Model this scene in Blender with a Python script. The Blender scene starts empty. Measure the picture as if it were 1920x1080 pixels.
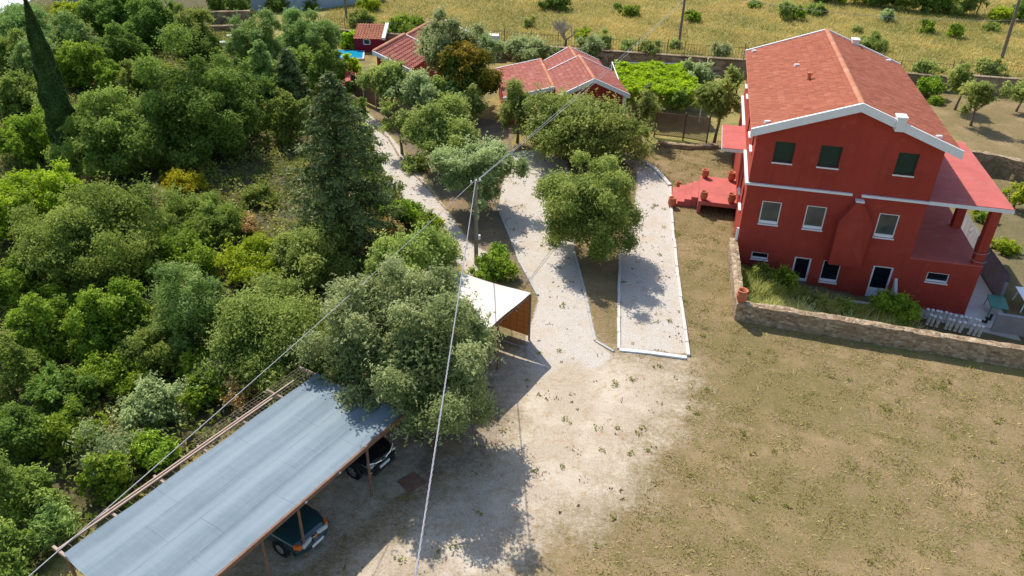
import bpy, bmesh, math, random
import numpy as np
from mathutils import Matrix, Vector

# ------------------------------------------------------------------ camera, sky, sun, exposure
S = bpy.context.scene
COL = S.collection
H = 21.0                                  # camera height over the drive
F = 1436.0                                # focal length in pixels of a 1920 wide frame
TH = math.atan(.608); ROLL = math.atan(50 / 2360.)
cam_d = bpy.data.cameras.new('camera'); cam = bpy.data.objects.new('camera', cam_d); COL.objects.link(cam)
cam_d.sensor_width = 36; cam_d.lens = 36 * F / 1920; cam_d.clip_end = 2000; cam_d.clip_start = .1
_r = Vector((1, 0, 0)); _u = Vector((0, math.sin(TH), math.cos(TH))); _b = Vector((0, -math.cos(TH), math.sin(TH)))
_c, _s = math.cos(ROLL), math.sin(ROLL)
_x = _r * _c + _u * _s; _y = _r * -_s + _u * _c
cam.matrix_world = Matrix(((_x.x, _y.x, _b.x, 0), (_x.y, _y.y, _b.y, 0), (_x.z, _y.z, _b.z, H), (0, 0, 0, 1)))
S.camera = cam

SUN_EL = math.radians(48); SUN_AZ = math.atan2(-.42, .906)      # toward the sun, from +Y
w = bpy.data.worlds.new('World'); S.world = w; w.use_nodes = True
nt = w.node_tree; bg = nt.nodes['Background']
sky = nt.nodes.new('ShaderNodeTexSky'); sky.sky_type = 'NISHITA'; sky.sun_disc = False
sky.sun_elevation = SUN_EL; sky.sun_rotation = SUN_AZ
nt.links.new(sky.outputs[0], bg.inputs[0]); bg.inputs[1].default_value = .15
sd = bpy.data.lights.new('sun', 'SUN'); sun = bpy.data.objects.new('sun', sd); COL.objects.link(sun)
sd.energy = 4.3; sd.angle = math.radians(.5); sd.color = (1, .95, .87)
_d = Vector((-math.sin(SUN_AZ) * math.cos(SUN_EL), -math.cos(SUN_AZ) * math.cos(SUN_EL), -math.sin(SUN_EL)))
sun.rotation_euler = _d.to_track_quat('-Z', 'Y').to_euler(); sun.location = (-20, 40, 60)
S.view_settings.view_transform = 'Standard'; S.view_settings.look = 'None'
S.view_settings.gamma = 1; S.view_settings.exposure = .48
S.cycles.max_bounces = 6; S.cycles.transparent_max_bounces = 6

# ------------------------------------------------------------------ helpers
def ray(px, py):
    u, v = px - 960., py - 540.
    u, v = u * _c + v * _s, -u * _s + v * _c
    return np.array([u, F * math.cos(TH) - v * math.sin(TH), -F * math.sin(TH) - v * math.cos(TH)])
def at(px, py, z=0.):                       # where a sight line meets the height z
    r = ray(px, py); return np.array([0, 0, H]) + (z - H) / r[2] * r
def aty(px, py, y):                         # where it meets the distance y
    r = ray(px, py); return np.array([0, 0, H]) + y / r[1] * r
def lerp(a, b, t): return a + (b - a) * t

ROOTM = {}
def tag(o, label=None, cat=None, group=None, kind=None):
    if label: o['label'] = label
    if cat: o['category'] = cat
    if group: o['group'] = group
    if kind: o['kind'] = kind
    return o
def thing(name, label, cat, loc, rz=0, group=None):
    o = bpy.data.objects.new(name, None); COL.objects.link(o); o.empty_display_size = .3
    o.location = loc; o.rotation_euler = (0, 0, rz)
    ROOTM[o.name] = Matrix.Translation(Vector(loc)) @ Matrix.Rotation(rz, 4, 'Z')
    return tag(o, label, cat, group)
def link(name, me, parent=None):
    o = bpy.data.objects.new(name, me); COL.objects.link(o)
    if parent is not None:
        o.parent = parent; ROOTM[o.name] = ROOTM.get(parent.name, Matrix())
    return o
def copy_tree(o, parent=None):
    c = o.copy(); COL.objects.link(c); c.parent = parent
    for ch in list(o.children): copy_tree(ch, c)
    return c
def npmesh(name, V, Fq, mats, attrs=None, smooth=False, midx=None):
    """mesh from numpy arrays: V (n,3), Fq (m,k)"""
    me = bpy.data.meshes.new(name); V = np.asarray(V, np.float32); Fq = np.asarray(Fq, np.int32)
    n, k = Fq.shape
    me.vertices.add(len(V)); me.vertices.foreach_set('co', V.ravel())
    me.loops.add(n * k); me.loops.foreach_set('vertex_index', Fq.ravel())
    me.polygons.add(n); me.polygons.foreach_set('loop_start', np.arange(0, n * k, k, dtype=np.int32))
    for m in (mats if isinstance(mats, (list, tuple)) else [mats]): me.materials.append(m)
    if midx is not None: me.polygons.foreach_set('material_index', np.asarray(midx, np.int32))
    me.polygons.foreach_set('use_smooth', np.full(n, bool(smooth)))
    for an, av in (attrs or {}).items():
        av = np.asarray(av, np.float32)
        if av.ndim == 1:
            a = me.attributes.new(an, 'FLOAT', 'POINT'); a.data.foreach_set('value', av)
        else:
            a = me.attributes.new(an, 'FLOAT_COLOR', 'POINT')
            a.data.foreach_set('color', np.c_[av, np.ones(len(av))].astype(np.float32).ravel())
    me.update(calc_edges=True); me.validate()
    return me

class MB:
    """collects boxes, bars, tubes and faces into ONE mesh object"""
    def __init__(s): s.v = []; s.f = []; s.m = []
    def add(s, vs, fs, m=0):
        n = len(s.v); s.v += [tuple(map(float, p)) for p in vs]
        s.f += [tuple(i + n for i in f) for f in fs]; s.m += [m] * len(fs); return s
    def box(s, lo, hi, m=0):
        x0, y0, z0 = lo; x1, y1, z1 = hi
        return s.add([(x0, y0, z0), (x1, y0, z0), (x1, y1, z0), (x0, y1, z0), (x0, y0, z1), (x1, y0, z1), (x1, y1, z1), (x0, y1, z1)],
                     [(0, 3, 2, 1), (4, 5, 6, 7), (0, 1, 5, 4), (1, 2, 6, 5), (2, 3, 7, 6), (3, 0, 4, 7)], m)
    def obox(s, c, size, rz=0, m=0, tilt=None):
        M = Matrix.Translation(Vector(c)) @ Matrix.Rotation(rz, 4, 'Z')
        if tilt is not None: M = M @ Matrix.Rotation(tilt[0], 4, tilt[1])
        x, y, z = (q / 2 for q in size)
        vs = [M @ Vector(p) for p in [(-x, -y, -z), (x, -y, -z), (x, y, -z), (-x, y, -z), (-x, -y, z), (x, -y, z), (x, y, z), (-x, y, z)]]
        return s.add(vs, [(0, 3, 2, 1), (4, 5, 6, 7), (0, 1, 5, 4), (1, 2, 6, 5), (2, 3, 7, 6), (3, 0, 4, 7)], m)
    def prism(s, poly, z0, z1, m=0):
        n = len(poly); vs = [(p[0], p[1], z0) for p in poly] + [(p[0], p[1], z1) for p in poly]
        a = sum(poly[i][0] * poly[(i + 1) % n][1] - poly[(i + 1) % n][0] * poly[i][1] for i in range(n))
        fs = [tuple(range(n))[::-1], tuple(range(n, 2 * n))] + [(i, (i + 1) % n, n + (i + 1) % n, n + i) for i in range(n)]
        if a < 0: fs = [f[::-1] for f in fs]
        return s.add(vs, fs, m)
    def tube(s, pts, rad, n=6, m=0, cap=True):
        pts = [Vector(tuple(map(float, p))) for p in pts]; rad = rad if isinstance(rad, (list, tuple)) else [rad] * len(pts)
        vs = []; ref = None
        for i, p in enumerate(pts):
            t = (pts[min(i + 1, len(pts) - 1)] - pts[max(i - 1, 0)]).normalized()
            if ref is None: ref = t.cross(Vector((0, 0, 1)) if abs(t.z) < .9 else Vector((1, 0, 0))).normalized()
            a = (ref - t * ref.dot(t)).normalized(); b = t.cross(a); ref = a
            vs += [p + (a * math.cos(2 * math.pi * k / n) + b * math.sin(2 * math.pi * k / n)) * rad[i] for k in range(n)]
        fs = [(i * n + k, i * n + (k + 1) % n, (i + 1) * n + (k + 1) % n, (i + 1) * n + k) for i in range(len(pts) - 1) for k in range(n)]
        if cap: fs += [tuple(range(n))[::-1], tuple(range((len(pts) - 1) * n, len(pts) * n))]
        return s.add(vs, fs, m)
    def lathe(s, prof, c, n=16, m=0):
        vs = [(c[0] + r * math.cos(2 * math.pi * k / n), c[1] + r * math.sin(2 * math.pi * k / n), c[2] + z) for r, z in prof for k in range(n)]
        fs = [(i * n + k, i * n + (k + 1) % n, (i + 1) * n + (k + 1) % n, (i + 1) * n + k) for i in range(len(prof) - 1) for k in range(n)]
        return s.add(vs, fs, m)
    def xf(s, M):
        s.v = [tuple(M @ Vector(p)) for p in s.v]; return s
    def build(s, name, mats, parent=None, world=False, smooth=False, bevel=0):
        me = bpy.data.meshes.new(name)
        vs = s.v
        if world and parent is not None:
            Mi = ROOTM[parent.name].inverted(); vs = [tuple(Mi @ Vector(p)) for p in vs]
        me.from_pydata(vs, [], s.f)
        for mm in (mats if isinstance(mats, (list, tuple)) else [mats]): me.materials.append(mm)
        me.polygons.foreach_set('material_index', s.m)
        if smooth: me.polygons.foreach_set('use_smooth', [True] * len(s.f))
        me.update()
        o = link(name, me, parent)
        if bevel:
            b = o.modifiers.new('bevel', 'BEVEL'); b.width = bevel; b.segments = 2; b.limit_method = 'ANGLE'
        return o

# ------------------------------------------------------------------ materials
class NT:
    def __init__(s, name):
        s.mat = bpy.data.materials.new(name); s.mat.use_nodes = True; s.t = s.mat.node_tree
        s.p = s.t.nodes['Principled BSDF']; s.out = s.t.nodes['Material Output']
    def n(s, typ, **kw):
        nd = s.t.nodes.new(typ)
        for k, v in kw.items(): setattr(nd, k, v)
        return nd
    def l(s, a, b): s.t.links.new(a, b)
    def coord(s, obj=True):
        return s.n('ShaderNodeTexCoord').outputs['Object'] if obj else s.n('ShaderNodeNewGeometry').outputs['Position']
    def noise(s, vec, scale, detail=4, rough=.6, out=0):
        nd = s.n('ShaderNodeTexNoise'); nd.inputs['Scale'].default_value = scale; nd.inputs['Detail'].default_value = detail
        nd.inputs['Roughness'].default_value = rough; s.l(vec, nd.inputs['Vector']); return nd.outputs[out]
    def ramp(s, fac, stops):
        nd = s.n('ShaderNodeValToRGB'); e = nd.color_ramp.elements
        while len(e) < len(stops): e.new(.5)
        for el, (p, c) in zip(e, stops):
            el.position = p; el.color = (*c, 1) if not isinstance(c, (int, float)) else (c, c, c, 1)
        s.l(fac, nd.inputs[0]); return nd.outputs[0]
    def mix(s, fac, a, b, mode='MIX'):
        nd = s.n('ShaderNodeMix', data_type='RGBA', blend_type=mode)
        for i, x in ((0, fac), (6, a), (7, b)):
            if isinstance(x, (int, float)): nd.inputs[i].default_value = x
            elif isinstance(x, tuple): nd.inputs[i].default_value = (*x, 1)
            else: s.l(x, nd.inputs[i])
        return nd.outputs[2]
    def math(s, op, a, b=0., c=0., clamp=False):
        nd = s.n('ShaderNodeMath', operation=op); nd.use_clamp = clamp
        for i, x in enumerate((a, b, c)):
            if isinstance(x, (int, float)): nd.inputs[i].default_value = x
            else: s.l(x, nd.inputs[i])
        return nd.outputs[0]
    def attr(s, name, out='Fac'):
        nd = s.n('ShaderNodeAttribute'); nd.attribute_name = name; return nd.outputs[out]
    def bump(s, h, strength=.3, dist=.02):
        nd = s.n('ShaderNodeBump'); nd.inputs['Strength'].default_value = strength; nd.inputs['Distance'].default_value = dist
        s.l(h, nd.inputs['Height']); s.l(nd.outputs[0], s.p.inputs['Normal']); return nd
    def base(s, c, rough=.8, spec=.3, metal=0.):
        if isinstance(c, tuple): s.p.inputs['Base Color'].default_value = (*c, 1)
        else: s.l(c, s.p.inputs['Base Color'])
        s.p.inputs['Roughness'].default_value = rough; s.p.inputs['Specular IOR Level'].default_value = spec
        s.p.inputs['Metallic'].default_value = metal; return s

def worn(name, c, var=.25, scale=1.2, rough=.8, spec=.3, stain=None, bump=.15, fine=25., metal=0.):
    """paint, plaster or concrete with blotches and fine grain"""
    k = NT(name); v = k.coord(False)
    a = k.noise(v, scale, 6, .65); b = k.noise(v, fine, 3, .6)
    lo = tuple(x * (1 - var) for x in c); hi = tuple(min(1, x * (1 + var)) for x in c)
    col = k.ramp(a, [(.3, lo), (.7, hi)])
    if stain: col = k.mix(k.ramp(k.noise(v, scale * .6, 7, .75), [(.56, 0.), (.72, .75)]), col, stain)
    col = k.mix(.25, col, k.ramp(b, [(.3, lo), (.7, hi)]))
    k.base(col, rough, spec, metal); k.bump(b, bump, .01); return k.mat
def plain(name, c, rough=.6, spec=.4, metal=0., coat=0.):
    k = NT(name); k.base(c, rough, spec, metal)
    k.p.inputs['Coat Weight'].default_value = coat; k.p.inputs['Coat Roughness'].default_value = .03; return k.mat
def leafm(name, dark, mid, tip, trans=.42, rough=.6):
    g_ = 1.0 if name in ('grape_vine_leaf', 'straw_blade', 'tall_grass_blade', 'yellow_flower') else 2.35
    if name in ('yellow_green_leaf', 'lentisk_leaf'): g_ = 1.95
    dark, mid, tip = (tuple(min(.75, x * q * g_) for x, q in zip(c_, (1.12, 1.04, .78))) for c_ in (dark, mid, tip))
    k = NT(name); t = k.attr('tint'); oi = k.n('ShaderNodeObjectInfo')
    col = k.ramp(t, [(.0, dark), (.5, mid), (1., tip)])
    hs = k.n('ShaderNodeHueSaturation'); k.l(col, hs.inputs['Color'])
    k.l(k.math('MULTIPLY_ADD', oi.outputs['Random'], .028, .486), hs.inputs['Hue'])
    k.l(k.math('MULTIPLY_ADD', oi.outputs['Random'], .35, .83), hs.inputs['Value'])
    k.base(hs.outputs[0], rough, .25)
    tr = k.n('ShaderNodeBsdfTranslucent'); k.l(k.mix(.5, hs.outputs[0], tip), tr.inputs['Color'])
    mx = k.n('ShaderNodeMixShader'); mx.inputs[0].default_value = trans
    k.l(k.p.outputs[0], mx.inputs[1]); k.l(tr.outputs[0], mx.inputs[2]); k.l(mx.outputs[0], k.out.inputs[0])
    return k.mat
def stonem(name, scale=2.6, tone=1.):
    k = NT(name); v = k.coord(False)
    mp = k.n('ShaderNodeMapping'); mp.inputs['Scale'].default_value = (1, 1, 1.7); k.l(v, mp.inputs[0])
    vec = k.mix(.12, mp.outputs[0], k.noise(mp.outputs[0], 3, 3, .6, 1))
    vo = k.n('ShaderNodeTexVoronoi'); vo.inputs['Scale'].default_value = scale; k.l(vec, vo.inputs['Vector'])
    ve = k.n('ShaderNodeTexVoronoi', feature='DISTANCE_TO_EDGE'); ve.inputs['Scale'].default_value = scale; k.l(vec, ve.inputs['Vector'])
    sp = k.n('ShaderNodeSeparateColor'); k.l(vo.outputs['Color'], sp.inputs[0])
    q = lambda c: tuple(x * tone * t_ for x, t_ in zip(c, (1.14, 1.02, .86)))
    col = k.ramp(sp.outputs[0], [(0, q((.17, .125, .085))), (.35, q((.27, .205, .14))), (.7, q((.36, .29, .21))), (1, q((.45, .40, .33)))])
    col = k.mix(k.ramp(k.noise(v, 9, 5, .7), [(.45, 0.), (.7, .5)]), col, q((.12, .10, .08)))
    col = k.mix(k.ramp(k.noise(v, .7, 5, .7), [(.5, 0.), (.68, .4)]), col, q((.42, .35, .26)))
    col = k.mix(k.ramp(ve.outputs['Distance'], [(.02, .6), (.09, 0.)]), col, q((.33, .29, .23)))
    k.base(col, .9, .15); k.bump(k.ramp(ve.outputs['Distance'], [(0, 0.), (.12, 1.)]), .7, .04); return k.mat

M = {}
k = NT('red_plaster'); v = k.coord(False); mp = k.n('ShaderNodeMapping'); mp.inputs['Scale'].default_value = (1.6, 1.6, .16); k.l(v, mp.inputs[0])
col = k.ramp(k.noise(v, .45, 6, .65), [(.3, (.31, .042, .026)), (.7, (.39, .055, .033))])
col = k.mix(k.ramp(k.noise(mp.outputs[0], 2.2, 5, .7), [(.50, 0.), (.70, .55)]), col, (.24, .036, .027)); col = k.mix(k.ramp(k.noise(v, 1.3, 7, .75), [(.55, 0.), (.72, .42)]), col, (.43, .095, .068))
k.base(col, .85, .2); k.bump(k.noise(v, 30, 3), .15, .01); M['red'] = k.mat
M['redfloor'] = worn('red_concrete', (.46, .115, .095), .2, .9, .8, .2, (.50, .28, .23), .1)
M['white'] = worn('white_paint', (.74, .74, .73), .06, 1.5, .6, .3, (.60, .58, .54))
M['whitefr'] = plain('white_window_paint', (.78, .79, .80), .35, .5)
M['green_sh'] = plain('dark_green_shutter', (.018, .045, .030), .5, .4)
M['terra'] = worn('terracotta', (.48, .15, .075), .2, 4, .8)
M['concrete'] = worn('grey_concrete', (.42, .40, .37), .2, 1.2, .9, .2, (.24, .22, .20))
M['conc_pale'] = worn('pale_concrete', (.55, .52, .47), .15, 2., .9, .2, (.34, .31, .27))
M['render_grey'] = worn('grey_render', (.30, .30, .31), .2, 1.5, .9, .2, (.40, .36, .30))
M['stone'] = stonem('rubble_stone', 5.2, 1.02)
M['stone2'] = stonem('far_rubble_stone', 1.6, .8)
M['rust'] = worn('rusty_steel', (.21, .115, .075), .35, 5, .8, .3, (.30, .19, .13))
M['rail'] = worn('brown_rail_steel', (.36, .26, .20), .2, 5, .7)
M['iron'] = plain('dark_iron', (.05, .045, .04), .6)
M['wood'] = worn('weathered_wood', (.26, .21, .16), .3, 3, .9)
M['woodpale'] = worn('pale_post_wood', (.55, .42, .27), .2, 4, .9)
M['woodbrown'] = worn('brown_fence_board', (.17, .10, .06), .25, 2, .85)
M['polewood'] = worn('pole_wood', (.17, .14, .11), .3, 3, .9)
M['bark'] = worn('bark', (.16, .125, .09), .35, 5, .95, .1, None, .6)
M['barkgrey'] = worn('grey_bark', (.30, .27, .23), .3, 5, .95, .1, None, .6)
M['twig'] = worn('dead_twig', (.34, .30, .25), .2, 5, .95, .1)
M['tyre'] = plain('tyre_rubber', (.012, .012, .012), .85, .2)
M['rim'] = plain('silver_rim', (.55, .56, .57), .3, .5, .8)
M['chrome'] = plain('chrome', (.75, .76, .77), .12, .5, 1.)
M['teal_paint'] = plain('dark_teal_paint', (.012, .048, .056), .18, .5, 0., 1.)
M['black_paint'] = plain('black_car_paint', (.006, .008, .012), .15, .5, 0., 1.)
M['glass_car'] = plain('car_glass', (.010, .014, .015), .05, .6)
M['plate'] = plain('plate_white', (.75, .75, .73), .4)
M['orange'] = plain('orange_lens', (.75, .16, .02), .2, .5)
M['lamp_clear'] = plain('clear_lamp_lens', (.55, .55, .50), .12, .6)
M['plastic_black'] = plain('black_plastic', (.02, .02, .022), .5)
M['green_table'] = worn('green_plastic', (.02, .16, .11), .2, 3, .45)
M['cable'] = plain('grey_cable', (.36, .35, .37), .5)
M['cable_bundle'] = plain('twisted_cable', (.28, .27, .31), .5)
M['water'] = plain('pool_water', (.01, .30, .50), .08, .5)
M['roofwhite'] = worn('white_sheet_roof', (.70, .71, .72), .06, 1, .6)
M['roofblue'] = worn('blue_grey_sheet', (.30, .38, .45), .12, .6, .6)
k = NT('window_glass'); _v = k.coord(False)
k.base(k.ramp(k.noise(_v, .8, 2), [(.35, (.05, .060, .055)), (.7, (.115, .13, .115))]), .08, .5); M['glass'] = k.mat
M['glass_dark'] = plain('dark_glass', (.006, .010, .014), .06, .5)

def tilem(name, c, tip, dirt):
    k = NT(name); t = k.attr('tint'); v = k.coord(False)
    col = k.ramp(t, [(0, tuple(x * .74 for x in c)), (.5, c), (1, tip)])
    col = k.mix(k.ramp(k.noise(v, 1.1, 6, .7), [(.5, 0.), (.75, .45)]), col, dirt)
    col = k.mix(k.ramp(k.noise(v, 30, 3, .6), [(.4, .0), (.75, .25)]), col, dirt)
    k.base(col, .85, .08); return k.mat
M['tile'] = tilem('roof_tile', (.44, .146, .085), (.56, .235, .15), (.33, .115, .07))
M['tile_old'] = tilem('old_roof_tile', (.45, .155, .115), (.60, .31, .24), (.31, .13, .10))
M['ridge'] = tilem('ridge_tile', (.48, .20, .115), (.55, .29, .19), (.36, .15, .095))
# shade net sheet: pale blue-grey, streaked along its length (local x)
k = NT('shade_net'); v = k.coord()
mp = k.n('ShaderNodeMapping'); mp.inputs['Scale'].default_value = (.25, 9, 1); k.l(v, mp.inputs[0])
mp2 = k.n('ShaderNodeMapping'); mp2.inputs['Scale'].default_value = (14, 1.2, 1); k.l(v, mp2.inputs[0])
st = k.noise(mp.outputs[0], 1., 5, .65); st2 = k.noise(mp2.outputs[0], 1., 4, .6)
col = k.ramp(st, [(.32, (.165, .225, .262)), (.55, (.205, .262, .300)), (.74, (.262, .320, .352))])
col = k.mix(.35, col, k.ramp(st2, [(.3, (.16, .215, .25)), (.7, (.255, .31, .34))]))
col = k.mix(k.ramp(k.noise(v, .5, 5, .7), [(.46, 0.), (.70, .5)]), col, (.130, .190, .225))
wv = k.n('ShaderNodeTexWave'); wv.bands_direction = 'Y'; wv.inputs['Scale'].default_value = .22; wv.inputs['Distortion'].default_value = 2.2; wv.inputs['Detail'].default_value = 3; k.l(v, wv.inputs[0])
col = k.mix(k.ramp(wv.outputs[0], [(.35, 0.), (.9, .6)]), col, (.285, .345, .375)); col = k.mix(k.ramp(k.noise(v, 6, 5, .8), [(.60, 0.), (.72, .35)]), col, (.16, .17, .16))
bt = k.n('ShaderNodeTexBrick'); bt.offset = .37; bt.inputs['Scale'].default_value = 1; bt.inputs['Brick Width'].default_value = 3.1; bt.inputs['Row Height'].default_value = 1.083; bt.inputs['Mortar Size'].default_value = .011; bt.inputs['Mortar Smooth'].default_value = .6
wob = k.mix(.03, v, k.noise(v, .9, 3, .6, 1), 'ADD'); k.l(wob, bt.inputs['Vector'])
sf = k.math('MULTIPLY', bt.outputs['Fac'], k.ramp(k.noise(v, 1.1, 3, .6), [(.38, .25), (.62, .9)]))
col = k.mix(sf, col, (.085, .125, .150)); col = k.mix(1., col, (.74, .77, .79), 'MULTIPLY')
k.base(col, .65, .22); k.bump(k.mix(.5, st, st2), .35, .02); M['net'] = k.mat
k = NT('white_canopy_cloth'); v = k.coord(False)
k.base(k.ramp(k.noise(v, 1.5, 5, .6), [(.3, (.58, .52, .46)), (.7, (.66, .61, .55))]), .8, .2); M['cloth'] = k.mat
k = NT('reed_screen'); v = k.coord(False)
wv = k.n('ShaderNodeTexWave'); wv.bands_direction = 'X'; wv.inputs['Scale'].default_value = 9; wv.inputs['Distortion'].default_value = 1.5; k.l(v, wv.inputs[0])
rc = k.ramp(wv.outputs[0], [(0, (.30, .15, .05)), (1, (.58, .33, .13))]); k.base(rc, .8, .2)
tr = k.n('ShaderNodeBsdfTranslucent'); k.l(rc, tr.inputs[0]); mx = k.n('ShaderNodeMixShader'); mx.inputs[0].default_value = .55
k.l(k.p.outputs[0], mx.inputs[1]); k.l(tr.outputs[0], mx.inputs[2]); k.l(mx.outputs[0], k.out.inputs[0]); M['reed'] = k.mat

LEAF = {
 'olive':  leafm('olive_leaf', (.036, .062, .016), (.098, .138, .036), (.20, .235, .078)),
 'silver': leafm('silver_olive_leaf', (.042, .070, .030), (.108, .148, .070), (.22, .255, .150)),
 'oak':    leafm('evergreen_oak_leaf', (.022, .046, .008), (.058, .098, .016), (.105, .162, .034), .36),
 'dome':   leafm('maquis_leaf', (.034, .058, .010), (.080, .122, .024), (.165, .21, .055), .38),
 'vivid':  leafm('lentisk_leaf', (.036, .072, .008), (.090, .155, .014), (.18, .245, .026), .32),
 'lime':   leafm('yellow_green_leaf', (.055, .095, .006), (.15, .21, .010), (.26, .32, .022), .35),
 'vine':   leafm('grape_vine_leaf', (.16, .30, .008), (.34, .56, .015), (.50, .70, .04), .45),
 'feather':leafm('tamarisk_leaf', (.034, .072, .016), (.078, .135, .034), (.15, .21, .070), .36),
 'conifer':leafm('conifer_needle', (.015, .032, .010), (.036, .064, .019), (.105, .135, .050), .18),
 'cypress':leafm('cypress_leaf', (.012, .026, .008), (.024, .046, .012), (.05, .078, .022), .12),
 'dry':    leafm('dry_shrub_leaf', (.16, .125, .095), (.27, .22, .17), (.40, .34, .28), .2),
 'rustb':  leafm('rusty_shrub_leaf', (.12, .075, .03), (.22, .145, .06), (.32, .23, .11), .25),
 'broom':  leafm('yellow_flower', (.08, .11, .01), (.42, .38, .012), (.95, .80, .02), .3),
 'autumn': leafm('orange_vine_leaf', (.018, .040, .005), (.050, .078, .010), (.19, .125, .012), .3),
 'grass':  leafm('tall_grass_blade', (.20, .30, .035), (.46, .48, .13), (.90, .80, .52), .45),
 'straw':  leafm('straw_blade', (.20, .17, .055), (.33, .275, .105), (.50, .42, .20), .3),
 'litter': leafm('brown_leaf_litter', (.045, .036, .018), (.09, .07, .036), (.16, .12, .06), .1),
 'field':  leafm('field_grass_blade', (.085, .096, .026), (.175, .148, .060), (.27, .21, .100), .3),
 'lawn':   leafm('lawn_blade', (.070, .074, .020), (.140, .118, .050), (.30, .245, .14), .2),
 'scrub':  leafm('scrub_leaf', (.040, .060, .012), (.085, .110, .024), (.19, .18, .06), .3),
}

# ------------------------------------------------------------------ ground
def poly(px): return np.array([at(*p)[:2] for p in px])
def sdist(P, X, Y):                          # signed distance, positive inside
    n = len(P); d = np.full(X.shape, 1e9); ins = np.zeros(X.shape, bool)
    for i in range(n):
        a, b = P[i], P[(i + 1) % n]; e = b - a
        t = np.clip(((X - a[0]) * e[0] + (Y - a[1]) * e[1]) / max(e @ e, 1e-9), 0, 1)
        d = np.minimum(d, np.hypot(X - a[0] - t * e[0], Y - a[1] - t * e[1]))
        c = (a[1] > Y) != (b[1] > Y)
        with np.errstate(divide='ignore', invalid='ignore'):
            ins ^= c & (X < (b[0] - a[0]) * (Y - a[1]) / (b[1] - a[1]) + a[0])
    return np.where(ins, d, -d)
def soft(d, wd=.7): return np.clip(.5 + d / (2 * wd), 0, 1)

YAW = math.radians(13.018)
HB = at(1808, 590, -2.1)                       # lower right corner of the red house front
HD = np.array([math.sin(YAW), math.cos(YAW)]); HL = np.array([math.cos(YAW), -math.sin(YAW)])
def hw(u, v, z=0.): return (HB[0] + HL[0] * u + HD[0] * v, HB[1] + HL[1] * u + HD[1] * v, z)
def huv(X, Y): return (X - HB[0]) * HL[0] + (Y - HB[1]) * HL[1], (X - HB[0]) * HD[0] + (Y - HB[1]) * HD[1]

WALL_A = np.array([12.55, 38.9]); WALL_B = np.array([11.30, 32.05]); WALL_C = np.array([23.5, 28.55]); WALL_D = np.array([32.5, 25.95])
PIT = np.array([hw(-12.7, 16)[:2], hw(-12.7, -.1)[:2], WALL_B + [.1, .1], WALL_C + [0, .1], WALL_D + [0, .1], (40, 30), (43, 52.5), (38.2, 53.9), (34.9, 56.2), hw(3, 17)[:2]])
def gz(X, Y):
    X = np.asarray(X, float); Y = np.asarray(Y, float)
    inside = sdist(PIT, X, Y); u, v = huv(X, Y)
    front = np.interp(u, [-12.6, -9.5, -6, -3.4, -2.4], [-.6, -1.2, -1.62, -1.75, -2.12])
    east = np.interp(u, [2.0, 3.4, 9], [-2.12, -1.6, -1.3])
    z = np.where(u < .2, np.where(v < 0, front, -2.12), np.where(v < -1, -2.12, east))
    pit = z * np.clip(inside / .25, 0, 1)
    far = .5 * np.sin(X * .03 + 1) * np.sin(Y * .021) * np.clip((Y - 88) / 30, 0, 1)
    left = -1.2 * np.clip((-X - 14 - np.maximum(0, (Y - 40)) * .25) / 12, 0, 1) * np.clip((75 - Y) / 25, 0, 1)
    rough = .03 * np.sin(X * 1.7 + Y * .6) * np.sin(Y * 1.3 - X * .4)
    return np.where(inside > 0, pit, far + left * 0) + rough * (inside < 0) * 0

LANE = [(960, 285), (1010, 280), (1040, 300), (1080, 290), (1150, 288), (1205, 302), (1240, 325), (1258, 352), (1262, 420), (1275, 540), (1291, 664), (1160, 657), (1160, 480), (1100, 430), (1075, 470), (1098, 545), (1118, 640), (1150, 660), (1170, 700), (1000, 730), (990, 640), (1010, 560), (975, 490), (950, 430), (935, 385), (945, 330)]
RLANE = [(1150, 290), (1205, 302), (1240, 325), (1257, 352), (1261, 420), (1274, 540), (1290, 664), (1162, 657), (1162, 480), (1190, 400), (1195, 320)]
LLANE = [(960, 285), (1010, 280), (1060, 300), (1085, 380), (1075, 470), (1098, 545), (1118, 640), (1150, 668), (1100, 720), (1000, 720), (985, 640), (1010, 560), (975, 490), (950, 430), (935, 385), (945, 330)]
PATHP = [(640, 178), (668, 195), (705, 225), (745, 270), (775, 312), (806, 350), (840, 395), (880, 455), (925, 480), (930, 512), (880, 516), (845, 480), (800, 425), (755, 375), (722, 335), (693, 287), (664, 208), (648, 195)]
YARD = [(1000, 640), (1150, 655), (1290, 672), (1300, 705), (1290, 745), (1310, 770), (1250, 815), (1225, 850), (1200, 905), (1195, 945), (1110, 985), (1060, 1010), (1000, 1050), (960, 1120), (560, 1130), (640, 1040), (720, 985), (820, 900), (900, 830), (935, 790), (900, 700), (930, 650)]
BRIGHT = [(1000, 800), (1130, 770), (1180, 830), (1170, 905), (1080, 950), (990, 1000), (930, 1060), (700, 1110), (760, 1040), (900, 940), (950, 850)]
CARP = [(380, 1090), (600, 900), (735, 790), (800, 830), (795, 905), (690, 985), (560, 1090)]
LAWN = [(1150, 275), (1400, 262), (1390, 480), (1385, 605), (1920, 705), (2300, 800), (2300, 1500), (500, 1500), (700, 1100), (960, 1080), (1200, 940), (1290, 760), (1292, 672), (1262, 420), (1255, 350), (1205, 300)]
ISLE = [(1075, 460), (1165, 470), (1160, 655), (1120, 645), (1095, 540)]
BED = [(690, 205), (760, 200), (960, 230), (960, 290), (930, 385), (978, 492), (1005, 545), (930, 500), (880, 450), (835, 385), (800, 335), (745, 262)]
FOREST = [(-400, -70), (470, -70), (480, 60), (640, 110), (645, 180), (664, 208), (693, 287), (722, 335), (755, 375), (800, 425), (845, 480), (850, 560), (700, 700), (560, 720), (110, 1040), (-100, 1300), (-700, 1200)]
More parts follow.
